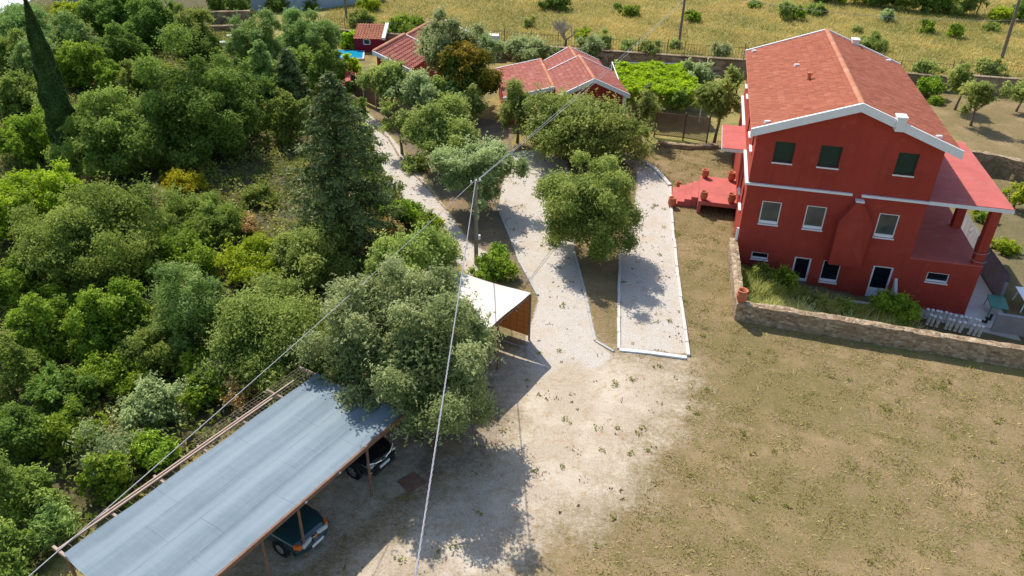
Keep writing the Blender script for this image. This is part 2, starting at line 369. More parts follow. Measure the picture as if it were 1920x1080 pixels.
UNDER = [(690, 810), (900, 740), (960, 760), (940, 830), (880, 870), (800, 900), (760, 870)]
GARDEN = [(640, 60), (950, 90), (1140, 130), (1400, 140), (1400, 255), (1150, 285), (960, 285), (700, 210), (650, 160)]
RIGHTF = [(1700, 150), (1920, 150), (2100, 160), (2100, 330), (1930, 330), (1820, 285), (1760, 240)]

def axis(lo, hi, a, b, st):
    out = list(np.arange(a, b, st)); s = st; p = a
    left = []
    while p > lo: s *= 1.25; p -= s; left.append(p)
    s = st; p = out[-1]
    while p < hi: s *= 1.25; p += s; out.append(p)
    return np.array(left[::-1] + out)
gx = axis(-900, 900, -38, 46, .3); gy = axis(-120, 1400, 9, 92, .3)
GX, GY = np.meshgrid(gx, gy); GZ = gz(GX, GY)
ga = soft(np.maximum(sdist(poly(LLANE), GX, GY), np.maximum(sdist(poly(RLANE), GX, GY), sdist(poly(PATHP), GX, GY))), .35)
gb = np.maximum(soft(sdist(poly(YARD), GX, GY), 2.4) * .86, soft(sdist(poly(BRIGHT), GX, GY), 1.6))
gb = np.maximum(gb, soft(sdist(poly(CARP), GX, GY), .5) * .6)
ga *= np.clip((GY - 25.2 + .8 * np.sin(GX * 1.7)) / 4.5, 0, 1); gb = np.maximum(gb, soft(sdist(poly(LLANE), GX, GY), .35) * np.clip((31 - GY) / 3, 0, 1) * .8)
ge = np.maximum(soft(sdist(poly(BED), GX, GY), .6), np.maximum(soft(sdist(poly(UNDER), GX, GY), .8), soft(sdist(poly(ISLE), GX, GY), .4) * .40))
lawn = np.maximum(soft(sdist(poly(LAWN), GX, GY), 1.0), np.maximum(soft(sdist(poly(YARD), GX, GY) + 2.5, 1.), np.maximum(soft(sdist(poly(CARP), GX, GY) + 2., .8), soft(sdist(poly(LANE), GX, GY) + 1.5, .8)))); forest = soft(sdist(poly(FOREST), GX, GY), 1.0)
green = np.maximum(soft(sdist(PIT, GX, GY), .5) * .8, soft(sdist(poly(GARDEN), GX, GY), 2) * .45)
maskA = np.stack([ga, gb, ge], -1).reshape(-1, 3); maskB = np.stack([np.maximum(lawn, soft(sdist(poly(RIGHTF), GX, GY), 2) * .85), forest, green], -1).reshape(-1, 3)

k = NT('ground_surface'); v = k.coord(False)
A = k.n('ShaderNodeSeparateColor'); k.l(k.attr('maskA', 'Color'), A.inputs[0]); B_ = k.n('ShaderNodeSeparateColor'); k.l(k.attr('maskB', 'Color'), B_.inputs[0])
n0 = k.noise(v, .12, 5, .6); n1 = k.noise(v, .55, 6, .65); n2 = k.noise(v, 2.3, 6, .7); n3 = k.noise(v, 9, 4, .7); n4 = k.noise(v, 34, 3, .65); n5 = k.noise(v, 90, 2, .6)
# tall dry field
field = k.ramp(n2, [(.25, (.20, .175, .052)), (.5, (.31, .25, .085)), (.75, (.42, .33, .14))])
field = k.mix(k.ramp(n1, [(.46, 0.), (.60, .85)]), field, (.20, .205, .052))
field = k.mix(k.ramp(n0, [(.47, 0.), (.62, .7)]), field, (.36, .235, .085))
field = k.mix(k.ramp(n3, [(.48, 0.), (.72, .6)]), field, (.13, .12, .035))
# mown dry lawn
mpl = k.n('ShaderNodeMapping'); mpl.inputs['Scale'].default_value = (9, 26, 9); mpl.inputs['Rotation'].default_value = (0, 0, .5); k.l(v, mpl.inputs[0]); nf = k.noise(mpl.outputs[0], 1., 4, .75)
lw = k.ramp(k.mix(.55, n3, nf), [(.36, (.105, .080, .040)), (.5, (.255, .197, .112)), (.64, (.46, .37, .235))])
lw = k.mix(k.ramp(n2, [(.47, 0.), (.57, .65)]), lw, (.185, .172, .062))
lw = k.mix(k.ramp(n1, [(.48, 0.), (.58, .6)]), lw, (.31, .235, .140))
lw = k.mix(k.ramp(n0, [(.47, 0.), (.60, .5)]), lw, (.185, .165, .065))
lw = k.mix(k.ramp(k.noise(v, 5, 5, .8), [(.56, 0.), (.64, .55)]), lw, (.125, .120, .036))
lw = k.mix(k.ramp(k.mix(.5, n4, k.noise(v, 15, 4, .75)), [(.36, .85), (.52, 0.)]), lw, (.085, .072, .032))
lw = k.mix(k.ramp(n4, [(.60, 0.), (.74, .6)]), lw, (.46, .39, .27))
lw = k.mix(k.ramp(k.noise(v, .33, 5, .7), [(.52, 0.), (.66, .6)]), lw, (.36, .27, .17))
# forest floor
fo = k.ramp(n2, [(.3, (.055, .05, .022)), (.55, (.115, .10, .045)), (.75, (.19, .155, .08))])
# bed earth and leaf litter
ea = k.ramp(n3, [(.3, (.11, .083, .055)), (.55, (.21, .158, .105)), (.75, (.32, .25, .165))])
ea = k.mix(k.ramp(n1, [(.5, 0.), (.62, .75)]), ea, (.30, .20, .105))
ea = k.mix(k.ramp(n2, [(.58, 0.), (.68, .5)]), ea, (.13, .13, .04))
# gravels
gr = k.ramp(k.mix(.5, k.noise(v, 17, 4, .75), n4), [(.33, (.30, .275, .245)), (.5, (.51, .475, .43)), (.66, (.68, .64, .59))])
gr = k.mix(k.ramp(n1, [(.49, 0.), (.65, .62)]), gr, (.47, .385, .29))
gr = k.mix(k.ramp(n2, [(.585, 0.), (.68, .7)]), gr, (.30, .225, .145))
gr = k.mix(k.ramp(n3, [(.635, 0.), (.69, .8)]), gr, (.13, .11, .075))
yd = k.ramp(k.mix(.5, k.noise(v, 15, 4, .75), n4), [(.33, (.29, .225, .155)), (.5, (.47, .38, .28)), (.66, (.66, .565, .45))])
yd = k.mix(k.ramp(n1, [(.47, 0.), (.62, .75)]), yd, (.60, .52, .40))
yd = k.mix(k.ramp(n2, [(.53, 0.), (.63, .7)]), yd, (.42, .29, .175))
yd = k.mix(k.ramp(n3, [(.60, 0.), (.67, .75)]), yd, (.17, .135, .075))
def edge(m, amt=.9, src=None):
    q = k.math('ADD', m, k.math('MULTIPLY', k.math('SUBTRACT', src if src is not None else k.mix(.5, n2, n3), .5), amt))
    return k.ramp(q, [(.42, 0.), (.58, 1.)])
gc = k.mix(edge(B_.outputs[2], .9, n1), field, k.mix(.5, fo, lw))
lw = k.mix(1., lw, (.98, .90, .79), 'MULTIPLY')
gc = k.mix(edge(B_.outputs[0], 1.0, n2), gc, lw)
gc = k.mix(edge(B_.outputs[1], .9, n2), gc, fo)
gc = k.mix(edge(A.outputs[2], 1.1), gc, ea)
qy = k.math('ADD', A.outputs[1], k.math('MULTIPLY', k.math('SUBTRACT', k.mix(.5, k.noise(v, .8, 9, .8), k.noise(v, 5, 6, .85)), .5), 2.2))
gc = k.mix(k.ramp(qy, [(.30, 0.), (.72, 1.)]), gc, yd)
gr = k.mix(1., gr, (1.03, .985, .925), 'MULTIPLY')
gc = k.mix(edge(A.outputs[0], 1.2), gc, gr)
gc = k.mix(k.ramp(n5, [(.35, .28), (.5, 0.)]), gc, (.05, .045, .03))
k.base(gc, .95, .1); k.bump(k.mix(.5, n4, n3), .55, .05); M['ground'] = k.mat

ny, nx = GX.shape
idx = np.arange(nx * ny).reshape(ny, nx)
GQ = np.stack([idx[:-1, :-1], idx[:-1, 1:], idx[1:, 1:], idx[1:, :-1]], -1).reshape(-1, 4)
GV = np.stack([GX, GY, GZ], -1).reshape(-1, 3)
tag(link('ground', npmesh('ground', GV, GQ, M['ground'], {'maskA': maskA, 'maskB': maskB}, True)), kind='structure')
def sheet(name, sd_, lift):                  # a thin layer over the ground where the mask is high
    keep = sd_.reshape(-1)[GQ].min(1) > -.35
    q = GQ[keep]; used = np.unique(q); re = np.full(len(GV), -1); re[used] = np.arange(len(used))
    vv = GV[used].copy(); vv[:, 2] += lift
    tag(link(name, npmesh(name, vv, re[q], M['ground'], {'maskA': maskA[used], 'maskB': maskB[used]}, True)), kind='structure')
sheet('gravel_drive', np.maximum(sdist(poly(LLANE), GX, GY), sdist(poly(RLANE), GX, GY)), .008)
sheet('gravel_path', sdist(poly(PATHP), GX, GY), .012)
sheet('gravel_yard', np.maximum(sdist(poly(YARD), GX, GY), sdist(poly(CARP), GX, GY)), .004)

# kerbs along the drive and path
def kerb(px, wd=.16, h=.10, mat='conc_pale', seed=0):
    P = [at(*p) for p in px]; rnd = random.Random(seed); mb = MB()
    for a, b in zip(P[:-1], P[1:]):
        L_ = math.hypot(b[0] - a[0], b[1] - a[1]); n = max(1, int(L_ / 1.0)); an = math.atan2(b[1] - a[1], b[0] - a[0])
        for i in range(n):
            t = (i + .5) / n; hh = h * rnd.uniform(.75, 1.1)
            mb.obox((lerp(a[0], b[0], t) + rnd.uniform(-.02, .02), lerp(a[1], b[1], t) + rnd.uniform(-.02, .02), hh / 2 - .03), (L_ / n - .015, wd, hh + .06), an + rnd.uniform(-.012, .012))
    tag(mb.build('kerb', M[mat], bevel=.015), kind='structure')
kerb([(1256, 352), (1260, 420), (1273, 540), (1291, 668)], .17, .12)
kerb([(1150, 290), (1178, 293), (1205, 303), (1230, 320), (1256, 350)], .26, .16, 'conc_pale', 2)
kerb([(1161, 657), (1222, 663), (1288, 672)], .20, .10, 'white', 3)
kerb([(1163, 478), (1160, 570), (1161, 655)], .15, .09, 'conc_pale', 4)
kerb([(1072, 460), (1095, 540), (1116, 640), (1150, 660)], .13, .08, 'concrete', 5)
kerb([(928, 378), (950, 430), (976, 495), (1008, 555)], .14, .10, 'concrete', 6)
kerb([(664, 214), (700, 236), (727, 258), (748, 292), (775, 325), (810, 362), (838, 395)], .14, .07, 'stone', 7)
kerb([(884, 588), (935, 636), (985, 652), (1028, 692)], .07, .03, 'concrete', 8)

# ------------------------------------------------------------------ plants
def leaves(P, N, L_, W_, rng, tint, tilt=.7):
    """leaf cards: P centres (n,3), N facing (n,3)"""
    n = len(P); N = N + rng.normal(0, tilt, (n, 3)); N /= np.linalg.norm(N, axis=1)[:, None] + 1e-9
    a = np.cross(N, rng.normal(0, 1, (n, 3))); a /= np.linalg.norm(a, axis=1)[:, None] + 1e-9
    b = np.cross(N, a); s = rng.uniform(.55, 1.4, n)[:, None]
    la = a * (L_ / 2) * s; wb = b * (W_ / 2) * s; bend = N * (L_ * .12) * s
    V = np.stack([P - la - bend, P - wb * 1 + la * .1 + bend * .6, P + la - bend, P + wb + la * .1 + bend * .6], 1).reshape(-1, 3)
    return V, np.arange(n * 4).reshape(n, 4), np.repeat(tint, 4)
def sph(n, rng, zmin=-1.):
    z = rng.uniform(zmin, 1, n); t = rng.uniform(0, 2 * np.pi, n); r = np.sqrt(np.maximum(0, 1 - z * z))
    return np.stack([r * np.cos(t), r * np.sin(t), z], 1)
KIND = {  # leaf length, width, cover, puff size, ragged, zmin, lean on top
 'olive': (.24, .105, 2.3, .30, .55, -.8), 'silver': (.25, .11, 2.5, .25, .48, -.85), 'oak': (.20, .14, 2.6, .24, .28, -.8),
 'dome': (.20, .12, 2.5, .22, .32, -.7), 'vivid': (.22, .15, 2.4, .27, .26, -.7), 'lime': (.20, .14, 2.6, .18, .12, -.7),
 'feather': (.30, .07, 2.6, .26, .36, -.6), 'dry': (.22, .05, 1.2, .3, .3, -.5), 'rustb': (.2, .08, 1.8, .3, .25, -.5),
 'broom': (.14, .10, 1.8, .25, .3, -.4), 'autumn': (.24, .17, 2.3, .27, .3, -.7), 'vine': (.30, .26, 2.2, .25, .2, -.5), 'sparse': (.26, .09, .9, .26, .45, -.8),
}
CROWNS = {}
def crown_mesh(kind, a, c, seed, dist):
    key = (kind, round(a * 2.2), round(c / a * 4), seed, dist > 62)
    if key in CROWNS: return CROWNS[key]
    lk = 'silver' if kind == 'sparse' else kind
    L_, W_, cover, pf, rag, zmin = KIND[kind]; L_ *= .74; W_ *= .74; rng = np.random.default_rng(sum(ord(q) * (i + 3) for i, q in enumerate(str(key))) * 7919)
    k_ = max(1., a / 2.2) ** .2 * min(1.25, max(.8, dist / 52.)); L_ *= k_; W_ *= k_
    m = int(np.clip(38 * (a / 2) ** 1.15, 16, 150))
    d = sph(m, rng, zmin); rad = rng.uniform(.50, .92, m) * (1 + rng.normal(0, rag * .35, m))
    lob = 1 + rag * .5 * np.sin(d[:, 0] * 3 + rng.uniform(0, 6)) * np.cos(d[:, 1] * 3 + rng.uniform(0, 6))
    C = d * (rad * lob)[:, None] * [a, a, c]
    pr = pf * .82 * a * (2.2 / max(a, 1.6)) ** .12 * rng.lognormal(0, .32, m).clip(.5, 1.7)
    area = 4 * np.pi * pr ** 2; n = np.maximum(30, (area * cover * .44 / (L_ * W_ * .5)).astype(int))
    tot = n.sum(); cap = 44000
    if tot > cap: n = (n * cap / tot).astype(int)
    pid = np.repeat(np.arange(m), n); q = sph(len(pid), rng)
    out = C[pid] / [a, a, c]; out /= np.linalg.norm(out, axis=1)[:, None] + 1e-6
    q = q + out * .55 + [0, 0, .25]; q /= np.linalg.norm(q, axis=1)[:, None] + 1e-6
    rr = pr[pid] * rng.uniform(.55, 1.08, len(pid)) * (1 + rag * .4 * rng.normal(0, 1, len(pid)))
    sq = np.array([1, 1, max(.55, min(1., c / a))])
    P = C[pid] + q * rr[:, None] * sq
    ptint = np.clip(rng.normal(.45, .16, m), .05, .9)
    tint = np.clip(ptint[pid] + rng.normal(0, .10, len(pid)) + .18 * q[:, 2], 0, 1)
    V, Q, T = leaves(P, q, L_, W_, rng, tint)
    # loose sprigs break the outline
    ns = int(m * 7); sp = rng.integers(0, m, ns); qd = sph(ns, rng) + (C[sp] / [a, a, c]) * .9 + [0, 0, .35]; qd /= np.linalg.norm(qd, axis=1)[:, None] + 1e-6
    ln = rng.uniform(.25, .75, ns) * (.35 + .22 * a) * (1.5 if kind in ('feather', 'olive', 'silver', 'sparse') else 1.); kk = 11
    tt = np.tile(np.linspace(.0, 1, kk), (ns, 1)); Ps = C[sp][:, None] + qd[:, None] * (pr[sp][:, None, None] * .75 + (ln[:, None] * tt)[..., None]) + rng.normal(0, 1, (ns, kk, 3)) * (.13 * (1.1 - tt))[..., None]
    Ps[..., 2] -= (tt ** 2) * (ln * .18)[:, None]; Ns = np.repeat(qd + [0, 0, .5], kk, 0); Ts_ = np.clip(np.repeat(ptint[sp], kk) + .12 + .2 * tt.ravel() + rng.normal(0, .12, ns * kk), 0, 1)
    V3, Q3, T3 = leaves(Ps.reshape(-1, 3), Ns, L_ * 1.05, W_ * .9, rng, Ts_, .6)
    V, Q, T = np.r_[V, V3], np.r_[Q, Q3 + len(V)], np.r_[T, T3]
    # inner leaves fill the middle so the crown is not hollow
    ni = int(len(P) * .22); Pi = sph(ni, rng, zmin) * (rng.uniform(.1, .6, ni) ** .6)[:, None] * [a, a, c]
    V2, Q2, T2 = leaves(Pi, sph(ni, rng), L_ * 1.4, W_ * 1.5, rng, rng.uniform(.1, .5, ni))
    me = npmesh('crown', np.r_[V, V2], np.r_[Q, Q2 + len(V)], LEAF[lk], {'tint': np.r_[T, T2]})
    CROWNS[key] = (me, a, c, C[np.argsort(-pr)[:7]]); return CROWNS[key]
TRUNK_I = [0]
def trunk_mb(h, r, targets, rnd, zb=-.15):
    mb = MB(); fork = h
    lean = (rnd.uniform(-.12, .12) * h, rnd.uniform(-.12, .12) * h)
    pts = [(0, 0, zb), (lean[0] * .3, lean[1] * .3, h * .35), (lean[0] * .9, lean[1] * .9, h * .75), (lean[0], lean[1], fork)]
    mb.tube(pts, [r * 1.45, r * 1.05, r * .9, r * .7], 9)
    for t in targets:
        t = Vector(tuple(map(float, t))); s0 = Vector((lean[0], lean[1], fork * rnd.uniform(.72, .98)))
        mid = s0.lerp(t, .5) + Vector((rnd.uniform(-.2, .2), rnd.uniform(-.2, .2), rnd.uniform(0, .25)))
        mb.tube([s0, mid, t], [r * .55, r * .36, r * .12], 6)
    return mb
def px_per_m(p): return F / (p[1] * math.cos(TH) + (H - p[2]) * math.sin(TH))
def plant(name, kind, box, label, cat, base=None, group=None, bark='bark', trunk=True, fill=.92, seed=None, parts=True):
    """box: the crown's outline in the photograph; base: where the trunk meets the ground"""
    x0, y0, x1, y1 = box; xc, yc = (x0 + x1) / 2, (y0 + y1) / 2
    TRUNK_I[0] += 1; sdv = TRUNK_I[0] if seed is None else seed; rnd = random.Random(sdv * 31 + 5)
    if base is not None: b = at(*base); cen = aty(xc, yc, b[1]); zc = max(.3, cen[2])
    else:
        zc = 1.
        for _ in range(6):
            cen = at(xc, yc, zc); s = px_per_m(cen); a = (x1 - x0) / 2 / s; Sv = (y1 - y0) / 2 / s
            e = math.atan2(H - zc, math.hypot(cen[0], cen[1])); c2 = Sv * Sv - (a * math.sin(e)) ** 2
            c = max(.38 * a, math.sqrt(max(c2, 0)) / math.cos(e)); zc = float(gz(cen[0], cen[1])) + c * .72
        b = np.array([cen[0], cen[1], 0])
    s = px_per_m(cen); a = (x1 - x0) / 2 / s; Sv = (y1 - y0) / 2 / s
    e = math.atan2(H - zc, math.hypot(cen[0], cen[1])); c2 = Sv * Sv - (a * math.sin(e)) ** 2
    c = max(.42 * a, math.sqrt(max(c2, 0)) / math.cos(e))
    a *= fill; c *= fill
    z0 = float(gz(cen[0], b[1]))
    me, ma, mc, tg = crown_mesh(kind, a, c, sdv % 3, math.hypot(b[1], H))
    off = Vector((cen[0] - b[0], cen[1] - b[1], zc - z0))
    sc = Vector((a / ma, a / ma, c / mc)); rot = Matrix.Rotation(rnd.uniform(0, 6.28), 4, 'Z')
    root = thing(name, label, cat, (b[0], b[1], z0), 0, group) if parts else None
    crn = link('crown' if name.endswith('tree') else 'foliage', me, root)
    crn.matrix_local = Matrix.Translation(off if parts else Vector((b[0], b[1], zc))) @ rot @ Matrix.Diagonal((*sc, 1))
    if not parts:
        crn.name = name; tag(crn, label, cat, group); return crn
    if trunk:
        fk = max(.25, zc - z0 - c * (.55 if base is not None else .3))
        T = [off + (rot @ Vector((p[0] * sc.x * .75, p[1] * sc.y * .75, p[2] * sc.z * .75))) for p in tg]
        mb = trunk_mb(fk, min(.22, .05 + .035 * a), T, rnd)
        mb.build('trunk' if name.endswith('tree') else 'stem', M[bark], root, smooth=True)
    return root

# ------------------------------------------------------------------ buildings: shared builders
def holed(mb, o, ud, nd, u0, u1, z0, z1, holes, depth=.18, m=0):
    """wall sheet in the plane through o (u along ud, height z), outward normal nd, with recessed openings"""
    o = Vector(o); ud = Vector(ud); nd = Vector(nd); Z = Vector((0, 0, 1))
    us = sorted({u0, u1} | {h[0] for h in holes} | {h[1] for h in holes}); zs = sorted({z0, z1} | {h[2] for h in holes} | {h[3] for h in holes})
    flip = ud.cross(Z).dot(nd) < 0
    P = lambda u, z, d=0: o + ud * u + Z * z - nd * d
    def q(a):
        mb.add(a if not flip else a[::-1], [(0, 1, 2, 3)], m)
    for i in range(len(us) - 1):
        for j in range(len(zs) - 1):
            uc, zc = (us[i] + us[i + 1]) / 2, (zs[j] + zs[j + 1]) / 2
            if any(h[0] < uc < h[1] and h[2] < zc < h[3] for h in holes): continue
            q([P(us[i], zs[j]), P(us[i + 1], zs[j]), P(us[i + 1], zs[j + 1]), P(us[i], zs[j + 1])])
    for a, b, c, d in holes:
        q([P(a, c), P(b, c), P(b, c, depth), P(a, c, depth)]); q([P(b, d), P(a, d), P(a, d, depth), P(b, d, depth)])
        q([P(a, d), P(a, c), P(a, c, depth), P(a, d, depth)]); q([P(b, c), P(b, d), P(b, d, depth), P(b, c, depth)])
def frame_pts(o, ud, nd):
    o, ud, nd = Vector(o), Vector(ud), Vector(nd)
    return lambda u, z, d: o + ud * u + Vector((0, 0, z)) - nd * d
def slab(mb, P, u0, u1, z0, z1, d0, d1, m=0):
    vs = [P(u0, z0, d0), P(u1, z0, d0), P(u1, z0, d1), P(u0, z0, d1), P(u0, z1, d0), P(u1, z1, d0), P(u1, z1, d1), P(u0, z1, d1)]
    fs = [(0, 3, 2, 1), (4, 5, 6, 7), (0, 1, 5, 4), (1, 2, 6, 5), (2, 3, 7, 6), (3, 0, 4, 7)]
    a = (Vector(vs[1]) - Vector(vs[0])).cross(Vector(vs[3]) - Vector(vs[0]))
    if a.z < 0: fs = [f[::-1] for f in fs]
    return mb.add(vs, fs, m)
def window(parent, o, ud, nd, h, frame='whitefr', pane='glass', sill='white', rec=.12, fw=.055, mull=True, sillout=.07, nm='window', fb=None):
    P = frame_pts(o, ud, nd); a, b, c, d = h; mb = MB()
    for q in ((a + .002, a + fw, c + .002, d - .002), (b - fw, b - .002, c + .002, d - .002), (a + fw, b - fw, c + .002, c + (fb or fw)), (a + fw, b - fw, d - fw, d - .002)):
        slab(mb, P, q[0], q[1], q[2], q[3], rec - .05, rec + .03)
    if mull: slab(mb, P, (a + b) / 2 - .02, (a + b) / 2 + .02, c + fw, d - fw, rec - .02, rec + .015)
    f = mb.build(nm, M[frame], parent)
    g = MB(); slab(g, P, a + fw * .7, b - fw * .7, c + fw * .7, d - fw * .7, rec, rec + .02); g.build('pane', M[pane], f)
    if sill: s_ = MB(); slab(s_, P, a - .03, b + .03, c - .07, c - .003, -sillout, rec); s_.build('sill', M[sill], f)
    return f
def tile_slope(r0, r1, e0, e1, pitch=.23, row=.36, amp=.035, seed=0, fine=4):
    """barrel tiles as real relief: r0-r1 along the ridge, e0-e1 along the eave"""
    r0, r1, e0, e1 = (np.array(p, float) for p in (r0, r1, e0, e1)); rng = np.random.default_rng(seed)
    Lr = np.linalg.norm(r1 - r0); Ls = np.linalg.norm((e0 + e1) / 2 - (r0 + r1) / 2)
    nc = max(3, int(Lr / pitch)); nr = max(2, int(Ls / row)); cx = nc * fine + 1
    nrm = np.cross(r1 - r0, e0 - r0); nrm /= np.linalg.norm(nrm); nrm *= np.sign(nrm[2])
    tv = []; hs = []
    for j in range(nr): tv += [j / nr, (j + .985) / nr]; hs += [0., .045]
    tu = np.linspace(0, 1, cx); T, U = np.meshgrid(tv, tu, indexing='ij')
    hh = np.array(hs)[:, None] + amp * np.cos(U * nc * 2 * np.pi) * 1. + rng.normal(0, .004, T.shape)
    top = r0 + (r1 - r0) * U[..., None]; bot = e0 + (e1 - e0) * U[..., None]
    V = top + (bot - top) * T[..., None] + nrm * hh[..., None]
    tint = np.repeat(np.repeat(rng.normal(.5, .11, (nr, nc)), 2, 0), fine, 1); tint = np.c_[tint, tint[:, -1:]]
    ii = np.arange(V.shape[0] * cx).reshape(V.shape[0], cx)
    Q = np.stack([ii[:-1, :-1], ii[:-1, 1:], ii[1:, 1:], ii[1:, :-1]], -1).reshape(-1, 4)
    if np.cross(V[0, 1] - V[0, 0], V[1, 0] - V[0, 0])[2] < 0: Q = Q[:, ::-1]
    return V.reshape(-1, 3), Q, np.clip(tint, 0, 1).ravel()
def tile_roof(parent, slopes, mat='tile', pitch=.23, row=.36, amp=.035, name='roof', fine=4):
    Vs, Qs, Ts, n = [], [], [], 0
    for i, s_ in enumerate(slopes):
        V, Q, T = tile_slope(*s_, pitch=pitch, row=row, amp=amp, seed=i + 3, fine=fine)
        Vs.append(V); Qs.append(Q + n); Ts.append(T); n += len(V)
    return link(name, npmesh(name, np.concatenate(Vs), np.concatenate(Qs), M[mat], {'tint': np.concatenate(Ts)}, False), parent)
def ridge_cap(parent, a, b, r=.13, mat='ridge', step=.38):
    a, b = Vector(a), Vector(b); n = max(1, int((b - a).length / step)); mb = MB(); d = (b - a).normalized(); s_ = d.cross(Vector((0, 0, 1))).normalized(); up = s_.cross(d)
    V, Q, T = [], [], []; rnd = random.Random(4)
    for i in range(n):
        p, q = a.lerp(b, i / n), a.lerp(b, (i + 1.12) / n); base = len(V); t = min(1, max(0, rnd.gauss(.5, .2)))
        for w_, rr in ((p, r * .92), (q, r * 1.12)):
            for k_ in range(7):
                an = math.pi * (k_ / 6); V.append(tuple(w_ + s_ * math.cos(an) * rr + up * (math.sin(an) * rr * .75))); T.append(t)
        Q += [(base + k_, base + k_ + 1, base + 8 + k_, base + 7 + k_) for k_ in range(6)]
    return link('ridge_cap', npmesh('ridge_cap', V, Q, M[mat], {'tint': T}, True), parent)
def rake(mb, a, b, out, hgt, thick, m=0):
    """sloping barge board from a to b, hanging hgt below its top edge, thick along out"""
    a, b, o = Vector(a), Vector(b), Vector(out); d = Vector((0, 0, -hgt))
    vs = [a, b, b + d, a + d, a + o * thick, b + o * thick, b + d + o * thick, a + d + o * thick]
    fs = [(0, 1, 2, 3), (7, 6, 5, 4), (0, 4, 5, 1), (1, 5, 6, 2), (2, 6, 7, 3), (3, 7, 4, 0)]
    if (b - a).cross(d).dot(o) > 0: fs = [f[::-1] for f in fs]
    return mb.add(vs, fs, m)

# ------------------------------------------------------------------ the red house (local: x across the front, y into depth, z up)
house = thing('house', 'tall red three storey house with tiled gable roof and a roofed side terrace', 'house', (HB[0], HB[1], 0), -YAW)
U0, U1, DEP, EV, RZ, RU = -12.85, -3.65, 16.2, 7.42, 9.08, -8.15
X_, Y_ = (1, 0, 0), (0, 1, 0)
uw = [(-11.85, -10.83, 5.68, 6.84), (-9.55, -8.48, 5.68, 6.86), (-5.76, -4.76, 5.68, 6.88)]
lwn = [(-11.91, -10.86, 2.02, 3.38), (-9.55, -8.50, 2.02, 3.40), (-5.83, -4.80, 2.02, 3.42)]
bs = [(-11.92, -10.98, -.24, .18)]
dr = [(-9.55, -8.62, -1.98, .2), (-5.35, -4.28, -1.98, .26)]
bw = [(-7.98, -7.02, -1.15, .20)]
smw = [(-2.55, -1.42, -.30, .27)]
wl = MB()
holed(wl, (0, 0, 0), X_, (0, -1, 0), U0, U1, -2.2, EV, uw + lwn + bs + dr + bw)
wl.add([(U0, 0, EV), (U1, 0, EV), (RU, 0, RZ)], [(0, 1, 2)]); wl.add([(U0, DEP, EV), (U1, DEP, EV), (RU, DEP, RZ)], [(2, 1, 0)])
ww = [(v, v + 1.0, z, z + 1.2) for z in (5.68, 2.1) for v in (1.3, 3.6, 11.2, 13.6)] + [(6.0, 7.1, 1.0, 3.2), (6.3, 7.3, 4.75, 6.9)]
holed(wl, (U0, 0, 0), Y_, (-1, 0, 0), 0, DEP, -2.2, EV, ww)
holed(wl, (U1, 0, 0), Y_, (1, 0, 0), 0, DEP, -2.2, EV, [(2, 3.4, .95, 3.1), (7, 8.2, .95, 3.1), (3, 4, 5.6, 6.8), (8, 9, 5.6, 6.8)])
holed(wl, (0, DEP, 0), X_, (0, 1, 0), U0, U1, -2.2, EV, [])
wl.build('wall', M['red'], house)
for h in uw:
    f = window(house, (0, 0, 0), X_, (0, -1, 0), h, 'green_sh', 'green_sh', 'white', .17, .05, True, .06); sl_ = MB(); P_ = frame_pts((0, 0, 0), X_, (0, -1, 0))
    for zz in np.arange(h[2] + .08, h[3] - .08, .062):
        for ua, ub in ((h[0] + .055, (h[0] + h[1]) / 2 - .025), ((h[0] + h[1]) / 2 + .025, h[1] - .055)): slab(sl_, P_, ua, ub, zz, zz + .035, .135, .165)
    sl_.build('slats', M['green_sh'], f)
for h in lwn: window(house, (0, 0, 0), X_, (0, -1, 0), h, rec=.09, fw=.06, mull=False, fb=.17)
for h in bs + bw + smw: window(house, (0, 0, 0), X_, (0, -1, 0), h, pane='glass_dark', rec=.10, fw=.055, mull=False, fb=.15 if h in bw else .10)
for h in ww[:8]: window(house, (U0, 0, 0), Y_, (-1, 0, 0), h, 'green_sh', 'green_sh', 'white', .12, .05, True, .13)
window(house, (U0, 0, 0), Y_, (-1, 0, 0), ww[8], 'wood', 'green_sh', None, .12, .06, nm='door')
window(house, (U0, 0, 0), Y_, (-1, 0, 0), ww[9], 'green_sh', 'green_sh', None, .12, .06, nm='balcony_door')
for h in [(2, 3.4, .95, 3.1), (7, 8.2, .95, 3.1)]: window(house, (U1, 0, 0), Y_, (1, 0, 0), h, 'whitefr', 'glass_dark', None, .1, nm='terrace_door')
for h in [(3, 4, 5.6, 6.8), (8, 9, 5.6, 6.8)]: window(house, (U1, 0, 0), Y_, (1, 0, 0), h, 'green_sh', 'green_sh')
Pf = frame_pts((0, 0, 0), X_, (0, -1, 0))
for a, b, c, d in dr:
    mb = MB()
    for q in ((a, a + .10, c, d), (b - .10, b, c, d), (a + .10, b - .10, d - .09, d), (a + .10, b - .10, c, c + .08)): slab(mb, Pf, q[0] + .002, q[1] - .002, q[2] + .002, q[3] - .002, .05, .15)
    f = mb.build('door', M['whitefr'], house)
    p = MB(); slab(p, Pf, a + .1, b - .1, c + .08, c + .80, .08, .13); p.build('door_panel', M['whitefr'], f)
    p = MB(); slab(p, Pf, a + .1, b - .1, c + .803, d - .09, .11, .13); p.build('pane', M['glass_dark'], f)
    p = MB(); slab(p, Pf, b - .08, b - .05, c + .95, c + 1.1, .02, .05); p.build('handle', M['chrome'], f)
